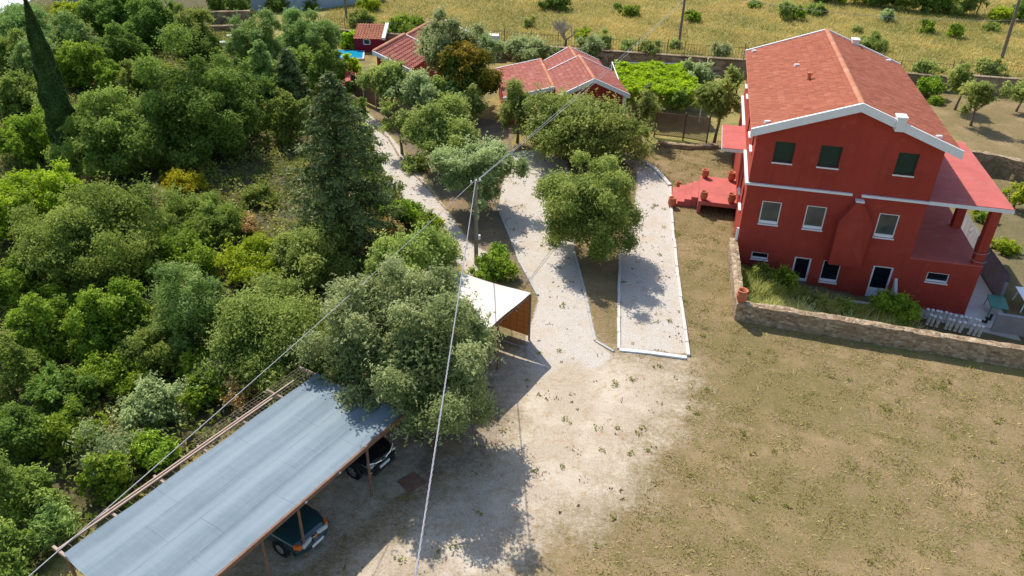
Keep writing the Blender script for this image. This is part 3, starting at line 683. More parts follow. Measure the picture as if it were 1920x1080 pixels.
# roof
OV0, OV1 = U0 - .36, U1 + .68
sl = (RZ - EV) / (RU - U0)
zl = RZ + .12 - (RU - OV0) * sl; zr = RZ + .12 - (OV1 - RU) * (RZ - EV) / (U1 - RU)
RT = RZ + .14
tile_roof(house, [((RU, -.26, RT), (RU, DEP + .26, RT), (OV0, -.26, zl), (OV0, DEP + .26, zl)),
                  ((RU, -.26, RT), (RU, DEP + .26, RT), (OV1, -.26, zr), (OV1, DEP + .26, zr))], 'tile', .24, .37, .024, fine=6)
rd = MB()
for a, b in (((RU, RT), (OV0, zl)), ((RU, RT), (OV1, zr))):
    v_ = [(a[0], -.22, a[1] - .16), (b[0], -.22, b[1] - .16), (b[0], DEP + .22, b[1] - .16), (a[0], DEP + .22, a[1] - .16)]
    rd.add(v_ + [(p[0], p[1], p[2] + .10) for p in v_], [(0, 1, 2, 3), (7, 6, 5, 4), (0, 4, 5, 1), (1, 5, 6, 2), (2, 6, 7, 3)])
rd.build('roof_deck', M['terra'], house)
ridge_cap(house, (RU, -.26, RT + .03), (RU, DEP + .26, RT + .03), .15)
for v0, o_ in ((-.30, -1), (DEP + .30, 1)):
    tr_ = MB()
    rake(tr_, (OV0 - .04, v0, zl + .10), (RU, v0, RT + .13), (0, o_, 0), .44, .14); rake(tr_, (RU, v0, RT + .13), (OV1 + .04, v0, zr + .10), (0, o_, 0), .44, .14)
    tr_.build('gable_trim', M['white'], house)
    cu = RU + 1.95; cz = RT - 1.95 * (RT - zr) / (OV1 - RU)
    cb = MB(); yv = v0 + (.07 if o_ < 0 else -.07); cb.box((cu - .21, yv - .34, cz - .38), (cu + .21, yv + .25, cz + .30)); cb.box((cu - .26, yv - .39, cz + .302), (cu + .26, yv + .30, cz + .38)); cb.build('gable_block', M['white'], house, bevel=.015)
vp = MB(); vz = RT - 1.9 * (RT - zl) / (RU - OV0); vp.lathe([(.10, -.2), (.10, .32), (.17, .34), (.17, .42), (.0, .46)], (RU - 1.9, 6.2, vz)); vp.build('vent_pipe', M['terra'], house)
for uu, vv in ((OV0 + .75, .2), (OV1 - 1.1, .3), (OV0 + .5, DEP - .4), (OV1 - 1.0, DEP - .5), (RU - 2.3, 9.6)):
    zz = RT - abs(uu - RU) * ((RT - zl) / (RU - OV0) if uu < RU else (RT - zr) / (OV1 - RU))
    q = MB(); q.obox((uu, vv, zz + .08), (.30, .16, .14), .4); q.build('lime_patch', M['white'], house)
# belt course
for lo_, hi_ in (((U0 - .16, -.14, 4.27), (-7.45, -.001, 4.39)), ((-6.98, -.14, 4.26), (U1 - .002, -.001, 4.385)), ((U0 - .16, .0, 4.27), (U0 - .001, 5.0, 4.39)), ((U0 - .16, 9.6, 4.27), (U0 - .001, DEP, 4.39))):
    bl = MB(); bl.box(lo_, hi_); bl.build('belt_course', M['white'], house)
# chimney breast on the front
cbm = MB(); a0, a1, dp = -7.86, -6.14, -.62
pro = [(a0, .30), (a1, .30), (a1, 2.90), (-6.86, 4.02), (-7.18, 4.02), (a0, 2.90)]
n_ = len(pro); vs = [(u_, -.0, z_) for u_, z_ in pro] + [(u_, dp if z_ < 3.5 else -.34, z_) for u_, z_ in pro]
cbm.add(vs, [tuple(range(n_, 2 * n_))] + [(i, (i + 1) % n_, n_ + (i + 1) % n_, n_ + i) for i in range(n_)])
cbm.v[n_ + 0] = (a0 + .02, dp, .30)
cbm.build('chimney_breast', M['red'], house)
cc = MB(); cc.box((-7.24, -.37, 4.022), (-6.80, -.002, 4.11)); cc.build('chimney_cap', M['white'], house)
# terrace
tb = MB(); holed(tb, (0, 0, 0), X_, (0, -1, 0), U1, 0, -2.2, .95, smw)
holed(tb, (0, 0, 0), Y_, (1, 0, 0), 0, 10, -2.2, .95, []); holed(tb, (0, 10, 0), X_, (0, 1, 0), U1, 0, -2.2, .95, [])
tb.build('terrace_wall', M['red'], house)
tf = MB(); tf.box((U1 + .001, .0, .951), (.02, 10.02, 1.0)); tf.build('terrace_floor', M['redfloor'], house)
ts = MB(); ts.box((U1 + .001, -.15, 4.25), (.42, 10.1, 4.44)); ts.build('terrace_roof_edge', M['white'], house)
ts = MB(); ts.box((U1 + .001, -.12, 4.442), (.40, 10.08, 4.475)); ts.build('terrace_roof', M['redfloor'], house)
for v_ in (.08, 4.7, 9.3):
    pm = MB(); pm.box((-.50, v_, 1.001), (-.02, v_ + .48, 4.248)); pp = pm.build('pillar', M['red'], house, bevel=.012)
    if v_ < 1:
        ri = MB()
        for zz, tl in ((1.75, .05), (1.25, -.04)):
            pts = [(-.26 + .40 * math.cos(t_) * 1.05, v_ + .24 + .40 * math.sin(t_) * 1.05, zz + tl * math.cos(t_)) for t_ in np.linspace(0, 2 * math.pi, 17)]
            ri.tube(pts, .012, 4, cap=False)
        ri.build('wire_loop', M['cable'], pp)
# west porch: slab, landing and steps
ws = MB(); ws.box((U0 - 1.45, 5.1, 4.12), (U0 - .001, 9.5, 4.30)); ws.build('porch_slab_edge', M['white'], house)
ws = MB(); ws.box((U0 - 1.44, 5.12, 4.302), (U0 - .001, 9.49, 4.335)); ws.build('porch_slab', M['redfloor'], house)
ld = MB(); ld.box((U0 - 2.35, 4.7, .60), (U0 - .001, 8.9, .86)); ld.box((U0 - 2.35, 4.72, -.1), (U0 - 2.15, 8.88, .60)); ld.build('landing', M['redfloor'], house, bevel=.01)
st_ = MB()
for i in range(4):
    x1 = U0 - 2.352 - i * .42; st_.box((x1 - .419, 5.6 - i * .06, -.1), (x1, 8.3 - i * .05, .69 - i * .172))
st_.build('steps', M['redfloor'], house, bevel=.01)
def pot(u, v, z, s_, label, world=None):
    p = world if world is not None else hw(u, v, z)
    r_ = thing('flower_pot', label, 'pot', p)
    b_ = MB(); b_.lathe([(0, 0), (.13 * s_, 0), (.20 * s_, .18 * s_), (.21 * s_, .30 * s_), (.16 * s_, .40 * s_), (.15 * s_, .43 * s_)], (0, 0, 0), 16); b_.build('body', M['terra'], r_, smooth=True)
    b_ = MB(); b_.lathe([(.15 * s_, .43 * s_), (.20 * s_, .44 * s_), (.20 * s_, .49 * s_), (.15 * s_, .49 * s_), (.14 * s_, .38 * s_), (0, .37 * s_)], (0, 0, 0), 16); b_.build('rim', M['terra'], r_, smooth=True)
pot(U0 - 2.05, 8.65, .862, 1.15, 'terracotta pot on the far outer corner of the red landing, beside the lawn')
pot(U0 - .35, 8.6, .862, 1.23, 'terracotta pot on the far corner of the red landing against the house wall')
pot(U0 - .35, 5.0, .862, 1.23, 'terracotta pot on the near corner of the red landing against the house wall')
pot(U0 - 2.05, 5.0, .862, 1.15, 'terracotta pot on the near outer corner of the red landing, above the steps')
pot(U0 - 3.95, 5.25, .01, 1.3, 'terracotta pot on the ground at the near end of the bottom red step')
pot(U0 - 3.7, 8.55, .01, .8, 'small dark terracotta pot on the ground at the far end of the red steps')

# ------------------------------------------------------------------ walls, patio and things round the house
def stone_wall_mesh(mb, pts, tops, thick, zb, rnd, seg=.35):
    """rubble wall along pts with an uneven top; tops: height at each point"""
    P = [Vector((p[0], p[1], 0)) for p in pts]; L_ = [0]
    for a, b in zip(P[:-1], P[1:]): L_.append(L_[-1] + (b - a).length)
    ring = []
    for i in range(len(P) - 1):
        n = max(2, int((P[i + 1] - P[i]).length / seg))
        for j in range(n + (i == len(P) - 2)):
            t = j / n; p = P[i].lerp(P[i + 1], t); d = (P[i + 1] - P[i]).normalized()
            if j == 0 and i > 0: d = ((P[i] - P[i - 1]).normalized() + d).normalized()
            nn = Vector((-d.y, d.x, 0)); z = lerp(tops[i], tops[i + 1], t)
            ring.append([p + nn * (thick / 2 + rnd.uniform(-.03, .03)) + Vector((0, 0, zb)), p + nn * (thick / 2 + rnd.uniform(-.025, .025)) + Vector((0, 0, z * .5)), p + nn * (thick / 2 + rnd.uniform(-.04, .02)) + Vector((0, 0, z + rnd.uniform(-.05, .03))),
                         p + Vector((0, 0, z + rnd.uniform(-.02, .06))), p - nn * (thick / 2 + rnd.uniform(-.04, .02)) + Vector((0, 0, z + rnd.uniform(-.05, .03))), p - nn * (thick / 2 + rnd.uniform(-.025, .025)) + Vector((0, 0, z * .5)), p - nn * (thick / 2 + rnd.uniform(-.03, .03)) + Vector((0, 0, zb))])
    k_ = len(ring[0]); vs = [q for r_ in ring for q in r_]
    fs = [(i * k_ + j, i * k_ + j + 1, (i + 1) * k_ + j + 1, (i + 1) * k_ + j) for i in range(len(ring) - 1) for j in range(k_ - 1)]
    fs += [tuple(range(k_)), tuple(range((len(ring) - 1) * k_, len(ring) * k_))[::-1]]
    mb.add(vs, [f[::-1] for f in fs] if False else fs)
rw = random.Random(8)
mb = MB(); stone_wall_mesh(mb, [WALL_A, WALL_B, WALL_C, WALL_D], [1.0, .98, 1.0, 1.0], .46, -2.3, rw)
tag(mb.build('stone_wall', M['stone'], smooth=False), 'low rubble stone garden wall bending round the weedy plot below the red house', 'wall')
pot(0, 0, 0, 1.35, 'terracotta pot standing on the bend of the rubble garden wall', (WALL_B[0] + .02, WALL_B[1] + .05, .99))
gp = MB(); q = WALL_A + [.1, -.2]; gp.obox((q[0], q[1], 1.35), (.09, .14, .8), 1.3); tag(gp.build('white_post', M['white'], bevel=.01), 'short white post standing on the house end of the rubble garden wall', 'post')
# sunken patio parapet before the basement doors
pr_ = thing('parapet', 'grey rendered parapet round the sunken basement entrance of the red house', 'wall', hw(-7, -1.3, -2.1), -YAW)
pm = MB(); pm.box((-3.05, 0, 0), (3.05, .16, .55)); pm.box((-3.05, .161, 0), (-2.89, 1.29, .55)); pm.build('low_wall', M['render_grey'], pr_, bevel=.01)
pm = MB(); pm.add([(2.9, .161, 0), (3.06, .161, 0), (3.06, 1.29, 0), (2.9, 1.29, 0), (2.9, .161, .85), (3.06, .161, .85), (3.06, 1.29, 1.75), (2.9, 1.29, 1.75)], [(0, 3, 2, 1), (4, 5, 6, 7), (0, 1, 5, 4), (1, 2, 6, 5), (2, 3, 7, 6), (3, 0, 4, 7)]); pm.build('wing_wall', M['conc_pale'], pr_, bevel=.01)
pm = MB(); pm.box((-3.10, -.04, .552), (3.10, .20, .61)); pm.build('coping', M['conc_pale'], pr_, bevel=.01)
pa = MB(); pa.prism([hw(-3.6, -.02)[:2], hw(-9.9, -.02)[:2], hw(-9.9, -1.2)[:2], hw(-3.6, -1.2)[:2]], -2.3, -2.05); tag(pa.build('basement_floor', M['concrete']), kind='structure')
pa = MB(); pa.prism([hw(.01, -1.2)[:2], hw(2.2, -1.2)[:2], hw(1.9, 11)[:2], hw(.01, 11)[:2]], -2.3, -2.02); tag(pa.build('patio', M['conc_pale']), kind='structure')
pa = MB(); pa.prism([hw(-2.6, -.9)[:2], hw(2.3, -2.0)[:2], hw(2.3, -1.21)[:2], hw(.01, -.03)[:2], hw(-2.6, -.03)[:2]], -2.3, -2.08); tag(pa.build('patio_step', M['concrete']), kind='structure')
fw_ = MB(); stone_wall_mesh(fw_, [hw(2.0, 11)[:2], hw(2.15, 6)[:2], hw(2.4, 2.2)[:2]], [-.75, -.85, -.95], .22, -2.3, rw); tag(fw_.build('fence_wall', M['render_grey']), 'long thin grey wall running beside the concrete patio right of the red house', 'wall')
bk = MB(); bk.box((0, 0, 0), (4.2, .2, 1.12)); bk.box((-.02, -.02, 1.122), (4.2, .22, 1.17))
bk = bk.xf(Matrix.Translation(Vector(hw(1.0, -1.45, -2.15))) @ Matrix.Rotation(-YAW - .05, 4, 'Z')); tag(bk.build('block_wall', M['render_grey'], bevel=.015), 'stained grey rendered block wall standing across the patio end in front of the green table', 'wall')
tt = thing('table', 'dark green plastic table between the thin grey wall and the block wall', 'table', hw(1.62, .55, -2.02), -YAW - .12)
b_ = MB(); b_.prism([(-.38, -.75), (.38, -.75), (.46, -.6), (.46, .6), (.38, .75), (-.38, .75), (-.46, .6), (-.46, -.6)], .66, .71); b_.build('tabletop', M['green_table'], tt, bevel=.012)
for sx in (-1, 1):
    for sy in (-1, 1): b_ = MB(); b_.tube([(sx * .42, sy * .66, 0), (sx * .36, sy * .58, .66)], [.02, .03], 8); b_.build('leg', M['green_table'], tt)
tt = thing('table', 'white plastic table with splayed legs outside the thin grey wall', 'table', hw(3.35, .7, float(gz(*hw(3.35, .7)[:2]))), -YAW)
b_ = MB(); b_.obox((0, .2, .72), (1.25, 1.9, .05), 0); b_.build('tabletop', M['whitefr'], tt, bevel=.015)
for sx in (-1, 1):
    for sy in (-1, 1): b_ = MB(); b_.tube([(sx * .6, sy * .7 + .2, 0), (sx * .5, sy * .6 + .2, .70)], [.035, .05], 8); b_.build('leg', M['whitefr'], tt)
for i, (uu, vv, lb) in enumerate(((.85, -.75, 'dark rubber boot standing on the patio nearer the red house wall'), (1.15, -.35, 'dark rubber boot standing on the patio nearer the grey block wall'))):
    bt = MB(); bt.add([], []); bt.obox((0, .06, .05), (.11, .30, .10)); bt.tube([(0, -.03, .10), (0, -.04, .38)], [.06, .075], 10)
    bt.xf(Matrix.Translation(Vector(hw(uu, vv, -2.02))) @ Matrix.Rotation(.6, 4, 'Z')); tag(bt.build('rubber_boot', M['plastic_black'], bevel=.02), lb, 'boot')
# balusters stored in rows
rb = random.Random(2); bal = MB(); bal.lathe([(0, 0), (.08, 0), (.08, .05), (.05, .08), (.075, .22), (.085, .30), (.055, .44), (.045, .58), (.06, .64), (.08, .67), (.08, .74), (0, .74)], (0, 0, 0), 12)
bsrc = bal.build('baluster', M['white'], smooth=True); first = True
for i in range(12):
    for j in range(2):
        if j and i in (3, 8): continue
        o = bsrc if first else bsrc.copy()
        if not first: COL.objects.link(o)
        first = False
        tilt = rb.uniform(-.06, .06); zz = -2.0 if j == 0 else -2.02
        o.location = hw(-2.35 + i * .225 + rb.uniform(-.02, .02), -1.15 - j * .62 - i * .045, zz)
        o.rotation_euler = (tilt + .20, rb.uniform(-.06, .06), -YAW); o.scale = (1.05, 1.05, 1.0)
        tag(o, 'white turned baluster stored standing in the two rows below the small terrace window', 'baluster', 'stored white balusters')
# retaining wall on the east side
mb = MB(); stone_wall_mesh(mb, [(34.2, 57.3), (34.9, 56.2), (36.7, 55.3), (38.2, 53.9), (43, 52.4)], [.12, .12, .12, .1, .1], .5, -1.9, rw); tag(mb.build('retaining_wall', M['stone']), 'rubble retaining wall below the orchard, right of the red house', 'wall')
# long boundary wall with railing in front of the field
BW = [(-24, 86.0), (-9.5, 82.6), (9.3, 78.1), (16.5, 76.7), (22.4, 75.7), (38, 72.9), (41.3, 72.2), (47.5, 71.0), (60, 68.6)]
BT = [1.45, 1.45, 1.5, 1.5, 1.25, 1.2, 1.45, 1.2, 1.1]
mb = MB()
for i in range(len(BW) - 1):
    stone_wall_mesh(mb, [BW[i], (BW[i + 1][0] - .01, BW[i + 1][1])], [BT[i], BT[i]], .4, -.4, rw, .6)
    d = (Vector((*BW[i + 1], 0)) - Vector((*BW[i], 0))); mb.obox(((BW[i][0] + BW[i + 1][0]) / 2, (BW[i][1] + BW[i + 1][1]) / 2, BT[i] + .09), (d.length - .02, .5, .09), math.atan2(d.y, d.x))
bwo = mb.build('boundary_wall', M['stone2']); tag(bwo, 'long stone boundary wall along the edge of the golden field behind the houses', 'wall')
rl = thing('railing', 'thin iron railing standing on the long stone boundary wall', 'fence', (BW[2][0], BW[2][1], 1.5)); rm = MB(); rp = MB()
for i in range(len(BW) - 1):
    a, b = Vector((*BW[i], BT[i] + .13)), Vector((*BW[i + 1], BT[i] + .13)); n = int((b - a).length / .28)
    for j in range(n):
        p = a.lerp(b, j / n); big = j % 10 == 0
        if big: rp = MB(); rp.tube([p, p + Vector((0, 0, 1.45))], .035, 4); rp.build('post', M['iron'], rl, world=True)
        else: rm.tube([p, p + Vector((0, 0, 1.2))], .012, 4)
    for zz in (.18, 1.1): rm.tube([a + Vector((0, 0, zz)), b + Vector((0, 0, zz))], .014, 4)
rm.build('bar', M['iron'], rl, world=True)

# ------------------------------------------------------------------ carport and canopy
cdir = Vector((5.12, 8.33, 0)).normalized(); cperp = Vector((cdir.y, -cdir.x, 0)); crz = math.atan2(cdir.y, cdir.x)
CA = Vector((-12.98, 15.0, 0))                   # near left corner of the sheet
cp = thing('carport', 'long carport roofed with pale blue shade sheets on rusty posts', 'carport', CA, crz)
CL, CW, CZ = 10.35, 4.33, 2.42                    # local: x along the roof, -y towards the open side
nxs, nys = 90, 44; V = []; 
rng = np.random.default_rng(5)
for i in range(nxs):
    for j in range(nys):
        x = CL * i / (nxs - 1); y = -CW * j / (nys - 1)
        z = CZ + .022 * math.cos(y * 2 * math.pi / 1.44) + .008 * math.sin(x * .9 + y) - .010 * math.sin(x * math.pi / 1.75) ** 2 + .006 * math.sin(y * 17 + .4 * math.sin(x))  + rng.normal(0, .003)
        V.append((x + (.10 * math.sin(y * 1.3) if i in (0, nxs - 1) else 0), y + (.02 * math.sin(x * 1.9) if j == 0 else 0), z))
Q = [(i * nys + j, i * nys + j + 1, (i + 1) * nys + j + 1, (i + 1) * nys + j) for i in range(nxs - 1) for j in range(nys - 1)]
Q = [q[::-1] for q in Q]
link('shade_sheet', npmesh('shade_sheet', V, Q, M['net'], smooth=True), cp)
fr = MB(); fr.box((-.05, -CW - .06, CZ - .13), (CL + .05, -CW + .02, CZ + .03)); fr.build('eave_bar', M['rust'], cp)
bm_ = MB()
for x in np.arange(.02, CL + .1, 1.72): bm_.box((x - .04, -CW + .021, CZ - .16), (x + .04, .95 if x > 8 else .62, CZ - .06))
bm_.build('rafter', M['rail'], cp)
rl_ = MB(); rl_.box((0, .30, CZ - .058), (CL - 2.0, .36, CZ + .0)); rl_.box((1.2, .42, CZ - .058), (CL - .8, .475, CZ + .0)); rl_.build('side_rail', M['rail'], cp)
wm = MB()
for x in np.arange(5.2, CL, .17): wm.tube([(x, .02, CZ - .03), (x, .9, CZ - .03)], .006, 3)
for y in np.arange(.05, .95, .14): wm.tube([(5.2, y, CZ - .025), (CL, y, CZ - .025)], .006, 3)
for x in np.arange(.3, 5.2, .4): wm.tube([(x, .02, CZ - .03), (x, .42, CZ - .03)], .006, 3)
wm.build('wire_mesh', M['wood'], cp)
for x in (.08, 3.55, 5.05, 8.3):
    y = -CW - .01
    p = MB(); p.tube([(x, y, -.1), (x, y, CZ - .13)], .048, 8); p.build('post', M['rust'], cp)
for x in (.08, 3.5, 6.9, 10.2): p = MB(); p.tube([(x, .1, -.3), (x, .1, CZ - .16)], .05, 8); p.build('post', M['rust'], cp)
hk = MB()
for x in (5.35, 6.9): hk.obox((x, -CW - .08, CZ - .06), (.07, .04, .05))
hk.build('hook', M['white'], cp)
# white canopy with reed screen
K1, K2, K3, K4 = Vector((.86, 29.8, 2.53)), Vector((-2.75, 31.75, 2.5)), Vector((-1.44, 26.08, 2.5)), Vector((-4.9, 27.9, 2.45))
cn = thing('canopy', 'white cloth canopy on brown posts with an orange reed screen at its back', 'canopy', (K1.x, K1.y, 0))
V = []; n_ = 26
for i in range(n_):
    for j in range(n_):
        s_, t_ = i / (n_ - 1), j / (n_ - 1); p = K1.lerp(K2, s_).lerp(K3.lerp(K4, s_), t_)
        z = p.z - .05 * abs(math.sin(s_ * math.pi * 2)) * math.sin(t_ * math.pi) - .03 * math.sin(t_ * 9)
        ed = (.10 * math.sin(s_ * math.pi) ** 2) if j == 0 else 0
        V.append((p.x - K1.x - ed * .5, p.y - K1.y - ed, z + .11))
Q = [(i * n_ + j, i * n_ + j + 1, (i + 1) * n_ + j + 1, (i + 1) * n_ + j) for i in range(n_ - 1) for j in range(n_ - 1)]
link('cloth', npmesh('cloth', V, Q, M['cloth'], smooth=True), cn)
fm = MB()
for a, b in ((K1, K3), (K3, K4), (K4, K2), (K2, K1)): fm.tube([a, b], .05, 6)
for t_ in (.33, .66): fm.tube([K1.lerp(K3, t_) + Vector((.14, -.08, -.06)), K2.lerp(K4, t_) - Vector((0, 0, .07))], .035, 6)
fm.build('frame', M['rust'], cn, world=True)
for p in (K1, K1.lerp(K3, .62), K3, K2, K4): q = MB(); q.tube([(p.x, p.y, -.2), (p.x, p.y, p.z)], .05, 8); q.build('post', M['rust'], cn, world=True)
sc_ = MB(); d = (K2 - K1).normalized(); a = K1 + d * .06; b = K2 - d * .06
sc_.add([(a.x, a.y, .25), (b.x, b.y, .3), (b.x, b.y, 2.44), (a.x, a.y, 2.46)], [(0, 1, 2, 3)]); ro = sc_.build('reed_screen', M['reed'], cn, world=True)
so = ro.modifiers.new('thickness', 'SOLIDIFY'); so.thickness = .012
gm = MB()
for t_ in np.arange(.06, 1, .09): p = a.lerp(b, t_); gm.tube([(p.x - .03 * d.y, p.y - .02, .25), (p.x - .03 * d.y, p.y - .02, 2.44)], .008, 4)
for z in np.arange(.4, 2.4, .28): gm.tube([(a.x, a.y - .03, z), (b.x, b.y - .03, z)], .008, 4)
gm.build('screen_grid', M['rust'], cn, world=True)

# ------------------------------------------------------------------ cars
def car(label, loc, rz, paint, Lc, Wc, hb, hh, roofh, kind):
    """x forward. kind: 'old' saloon nose or 'suv'"""
    r_ = thing('parked_car', label, 'car', loc, rz); hwid = Wc / 2
    xs = [-Lc / 2, -Lc / 2 + .12, -Lc / 2 + .6, -.6, .35, .75, Lc / 2 - .75, Lc / 2 - .28, Lc / 2 - .06, Lc / 2]
    wid = [.80, .92, .98, 1, 1, .995, .97, .90, .80, .74]; top = [hb, hb + .03, hb + .05, hb + .04, hb + .02, hh + .04, hh + .02, hh - .05, hh - .16, hh - .24]
    bot = [.34, .24, .2, .2, .2, .2, .2, .22, .26, .32]
    vs = []; K = 11
    for x, wf, tp, bt in zip(xs, wid, top, bot):
        w_ = hwid * wf
        half = [(w_ * .80, bt), (w_ * .97, bt + .10), (w_, bt + .30), (w_ * .99, tp - .18), (w_ * .90, tp - .03)]
        sec = half + [(0, tp + .035)] + [(-y, z) for y, z in half[::-1]]
        vs += [(x, y, z) for y, z in sec]
    b = MB(); fs = [(i * K + j, (i + 1) * K + j, (i + 1) * K + j + 1, i * K + j + 1) for i in range(len(xs) - 1) for j in range(K - 1)]
    fs += [(i * K + K - 1, (i + 1) * K + K - 1, (i + 1) * K, i * K) for i in range(len(xs) - 1)]
    fs += [tuple(range(K)), tuple(range((len(xs) - 1) * K, len(xs) * K))[::-1]]
    b.add(vs, [f[::-1] for f in fs]); bo = b.build('body', M[paint], r_, smooth=True)
    ss = bo.modifiers.new('round', 'SUBSURF'); ss.levels = ss.render_levels = 2
    # greenhouse
    g0 = [(-Lc / 2 + .35, hb + .02), (.85, hh + .05)]; g1 = [(-Lc / 2 + .85, roofh), (.05, roofh)]
    wb, wt = hwid * .88, hwid * .70
    g = MB(); g.add([(g0[0][0], -wb, g0[0][1]), (g0[1][0], -wb, g0[1][1]), (g0[1][0], wb, g0[1][1]), (g0[0][0], wb, g0[0][1]), (g1[0][0], -wt, roofh - .03), (g1[1][0], -wt, roofh - .03), (g1[1][0], wt, roofh - .03), (g1[0][0], wt, roofh - .03)], [(0, 3, 2, 1), (4, 5, 6, 7), (0, 1, 5, 4), (1, 2, 6, 5), (2, 3, 7, 6), (3, 0, 4, 7)])
    g.build('windows', M['glass_car'], r_, bevel=.06)
    ro_ = MB(); ro_.add([(g1[0][0] - .12, -wt - .03, roofh - .035), (g1[1][0] + .12, -wt - .03, roofh - .045), (g1[1][0] + .12, wt + .03, roofh - .045), (g1[0][0] - .12, wt + .03, roofh - .035), (g1[0][0] + .1, -wt + .1, roofh + .03), (g1[1][0] - .05, -wt + .1, roofh + .03), (g1[1][0] - .05, wt - .1, roofh + .03), (g1[0][0] + .1, wt - .1, roofh + .03)], [(0, 3, 2, 1), (4, 5, 6, 7), (0, 1, 5, 4), (1, 2, 6, 5), (2, 3, 7, 6), (3, 0, 4, 7)]); ro_.build('roof', M[paint], r_, bevel=.03)
    for s_ in (-1, 1):
        p = MB(); p.tube([(g0[1][0] + .02, s_ * wb * 1.0, g0[1][1] - .02), (g1[1][0] + .06, s_ * (wt + .01), roofh - .02)], .035, 6); p.build('windscreen_pillar', M[paint], r_)
        m_ = MB(); m_.obox((.72, s_ * (hwid + .07), hh + .18), (.10, .20, .13)); m_.build('mirror', M[paint], r_, bevel=.03)
    nose = Lc / 2
    if kind == 'old':
        for s_ in (-1, 1):
            h_ = MB(); h_.obox((nose - .035, s_ * hwid * .40, hh - .22), (.10, hwid * .52, .15), -s_ * .16); h_.build('headlight', M['lamp_clear'], r_, bevel=.02)
            h_ = MB(); h_.obox((nose - .16, s_ * hwid * .765, hh - .23), (.26, .13, .17), -s_ * .5); h_.build('indicator', M['orange'], r_, bevel=.03)
        h_ = MB(); h_.obox((nose + .012, 0, hh - .22), (.06, hwid * .26, .17)); h_.build('grille', M['chrome'], r_, bevel=.01)
        h_ = MB(); h_.obox((nose + .03, 0, hh - .16), (.03, .07, .12)); h_.build('badge', M['orange'], r_)
        h_ = MB(); h_.add([], []); n0 = 9
        for z0, z1 in ((.34, .56),):
            q = [(nose + .10 - .22 * abs(t_) ** 2.2, t_ * hwid * .93) for t_ in np.linspace(-1, 1, n0)]
            vv = [(x, y, z) for x, y in q for z in (z0, z1)] + [(x - .22, y * .98, z) for x, y in q for z in (z0, z1)]
            o2 = 2 * n0; ff = []
            for i in range(n0 - 1): ff += [(2 * i, 2 * i + 2, 2 * i + 3, 2 * i + 1), (2 * i + 1, 2 * i + 3, o2 + 2 * i + 3, o2 + 2 * i + 1), (2 * i, o2 + 2 * i, o2 + 2 * i + 2, 2 * i + 2)]
            h_.add(vv, ff)
        h_.build('bumper', M[paint], r_, bevel=.02)
        h_ = MB(); h_.obox((nose + .112, 0, .46), (.015, .52, .11)); pl = h_.build('number_plate', M['plate'], r_)
    else:
        for s_ in (-1, 1):
            h_ = MB(); h_.tube([(nose - .02, s_ * .10, hh - .26), (nose - .05, s_ * hwid * .45, hh - .19), (nose - .20, s_ * hwid * .80, hh - .12)], [.016, .02, .026], 6); h_.build('chrome_strip', M['chrome'], r_)
            h_ = MB(); h_.obox((nose - .11, s_ * hwid * .62, hh - .22), (.16, hwid * .30, .10), -s_ * .45); h_.build('headlight', M['lamp_clear'], r_, bevel=.03)
            h_ = MB(); h_.obox((nose - .10, s_ * hwid * .66, .48), (.08, .22, .10), -s_ * .5); h_.build('fog_lamp', M['chrome'], r_, bevel=.02)
        h_ = MB(); h_.lathe([(0, .0), (.075, .0), (.075, .02), (0, .02)], (0, 0, 0), 16); h_.xf(Matrix.Translation((nose + .0, 0, hh - .24)) @ Matrix.Rotation(math.pi / 2, 4, 'Y')); h_.build('badge', M['chrome'], r_)
        h_ = MB(); h_.obox((nose + .02, 0, .52), (.03, .52, .11)); h_.build('number_plate', M['plate'], r_)
        h_ = MB(); h_.obox((nose - .03, 0, .36), (.12, hwid * 1.3, .14)); h_.build('grille', M['plastic_black'], r_, bevel=.03)
    for sx, x in ((1, Lc / 2 - .82), (-1, -Lc / 2 + .80)):
        for s_ in (-1, 1):
            T = Matrix.Translation((x, s_ * (hwid - .09), .31)) @ Matrix.Rotation(math.pi / 2 * -s_, 4, 'X')
            R_ = .33 if kind == 'suv' else .30
            y_ = MB(); y_.lathe([(R_ * .62, -.10), (R_ * .95, -.10), (R_, -.06), (R_, .07), (R_ * .93, .105), (R_ * .62, .10)], (0, 0, 0), 24); y_.xf(T); wo = y_.build('wheel', M['tyre'], r_, smooth=True)
            m_ = MB()
            m_.lathe([(R_ * .63, .02), (R_ * .63, .095), (R_ * .56, .09)], (0, 0, 0), 24)
            if kind == 'suv':
                for k_ in range(5): m_.obox((math.cos(k_ * 1.2566) * R_ * .33, math.sin(k_ * 1.2566) * R_ * .33, .075), (R_ * .6, .055, .03), k_ * 1.2566)
                m_.lathe([(.05, .08), (.05, .10), (0, .10)], (0, 0, 0), 12); mt = 'rim'
            else: m_.lathe([(R_ * .56, .09), (R_ * .3, .105), (0, .115)], (0, 0, 0), 24); mt = 'rim'
            m_.xf(T); m_.build('rim', M[mt], wo, smooth=kind != 'suv')
            dk = MB(); dk.lathe([(0, -.02), (R_ + .06, -.02), (R_ + .06, .088), (R_ * .6, .06), (0, .0)], (0, 0, 0), 24); dk.xf(T); dk.build('wheel_arch', M['plastic_black'], r_)
    wp = MB(); wp.tube([(g0[1][0] + .04, -.45, hh + .09), (g0[1][0] - .18, .15, hh + .26)], .012, 4); wp.build('wiper', M['plastic_black'], r_)
    return r_
crot = math.atan2(cperp.y, cperp.x)
def carpos(px, py, back):                           # ground point under the nose, then back along the car
    p = at(px, py, .45); return (p[0] - cperp.x * back, p[1] - cperp.y * back, 0)
car('old dark teal car with orange indicators and silver hubcaps nosing out of the carport', carpos(590, 1012, 2.05), crot, 'teal_paint', 4.2, 1.68, .92, .86, 1.38, 'old')
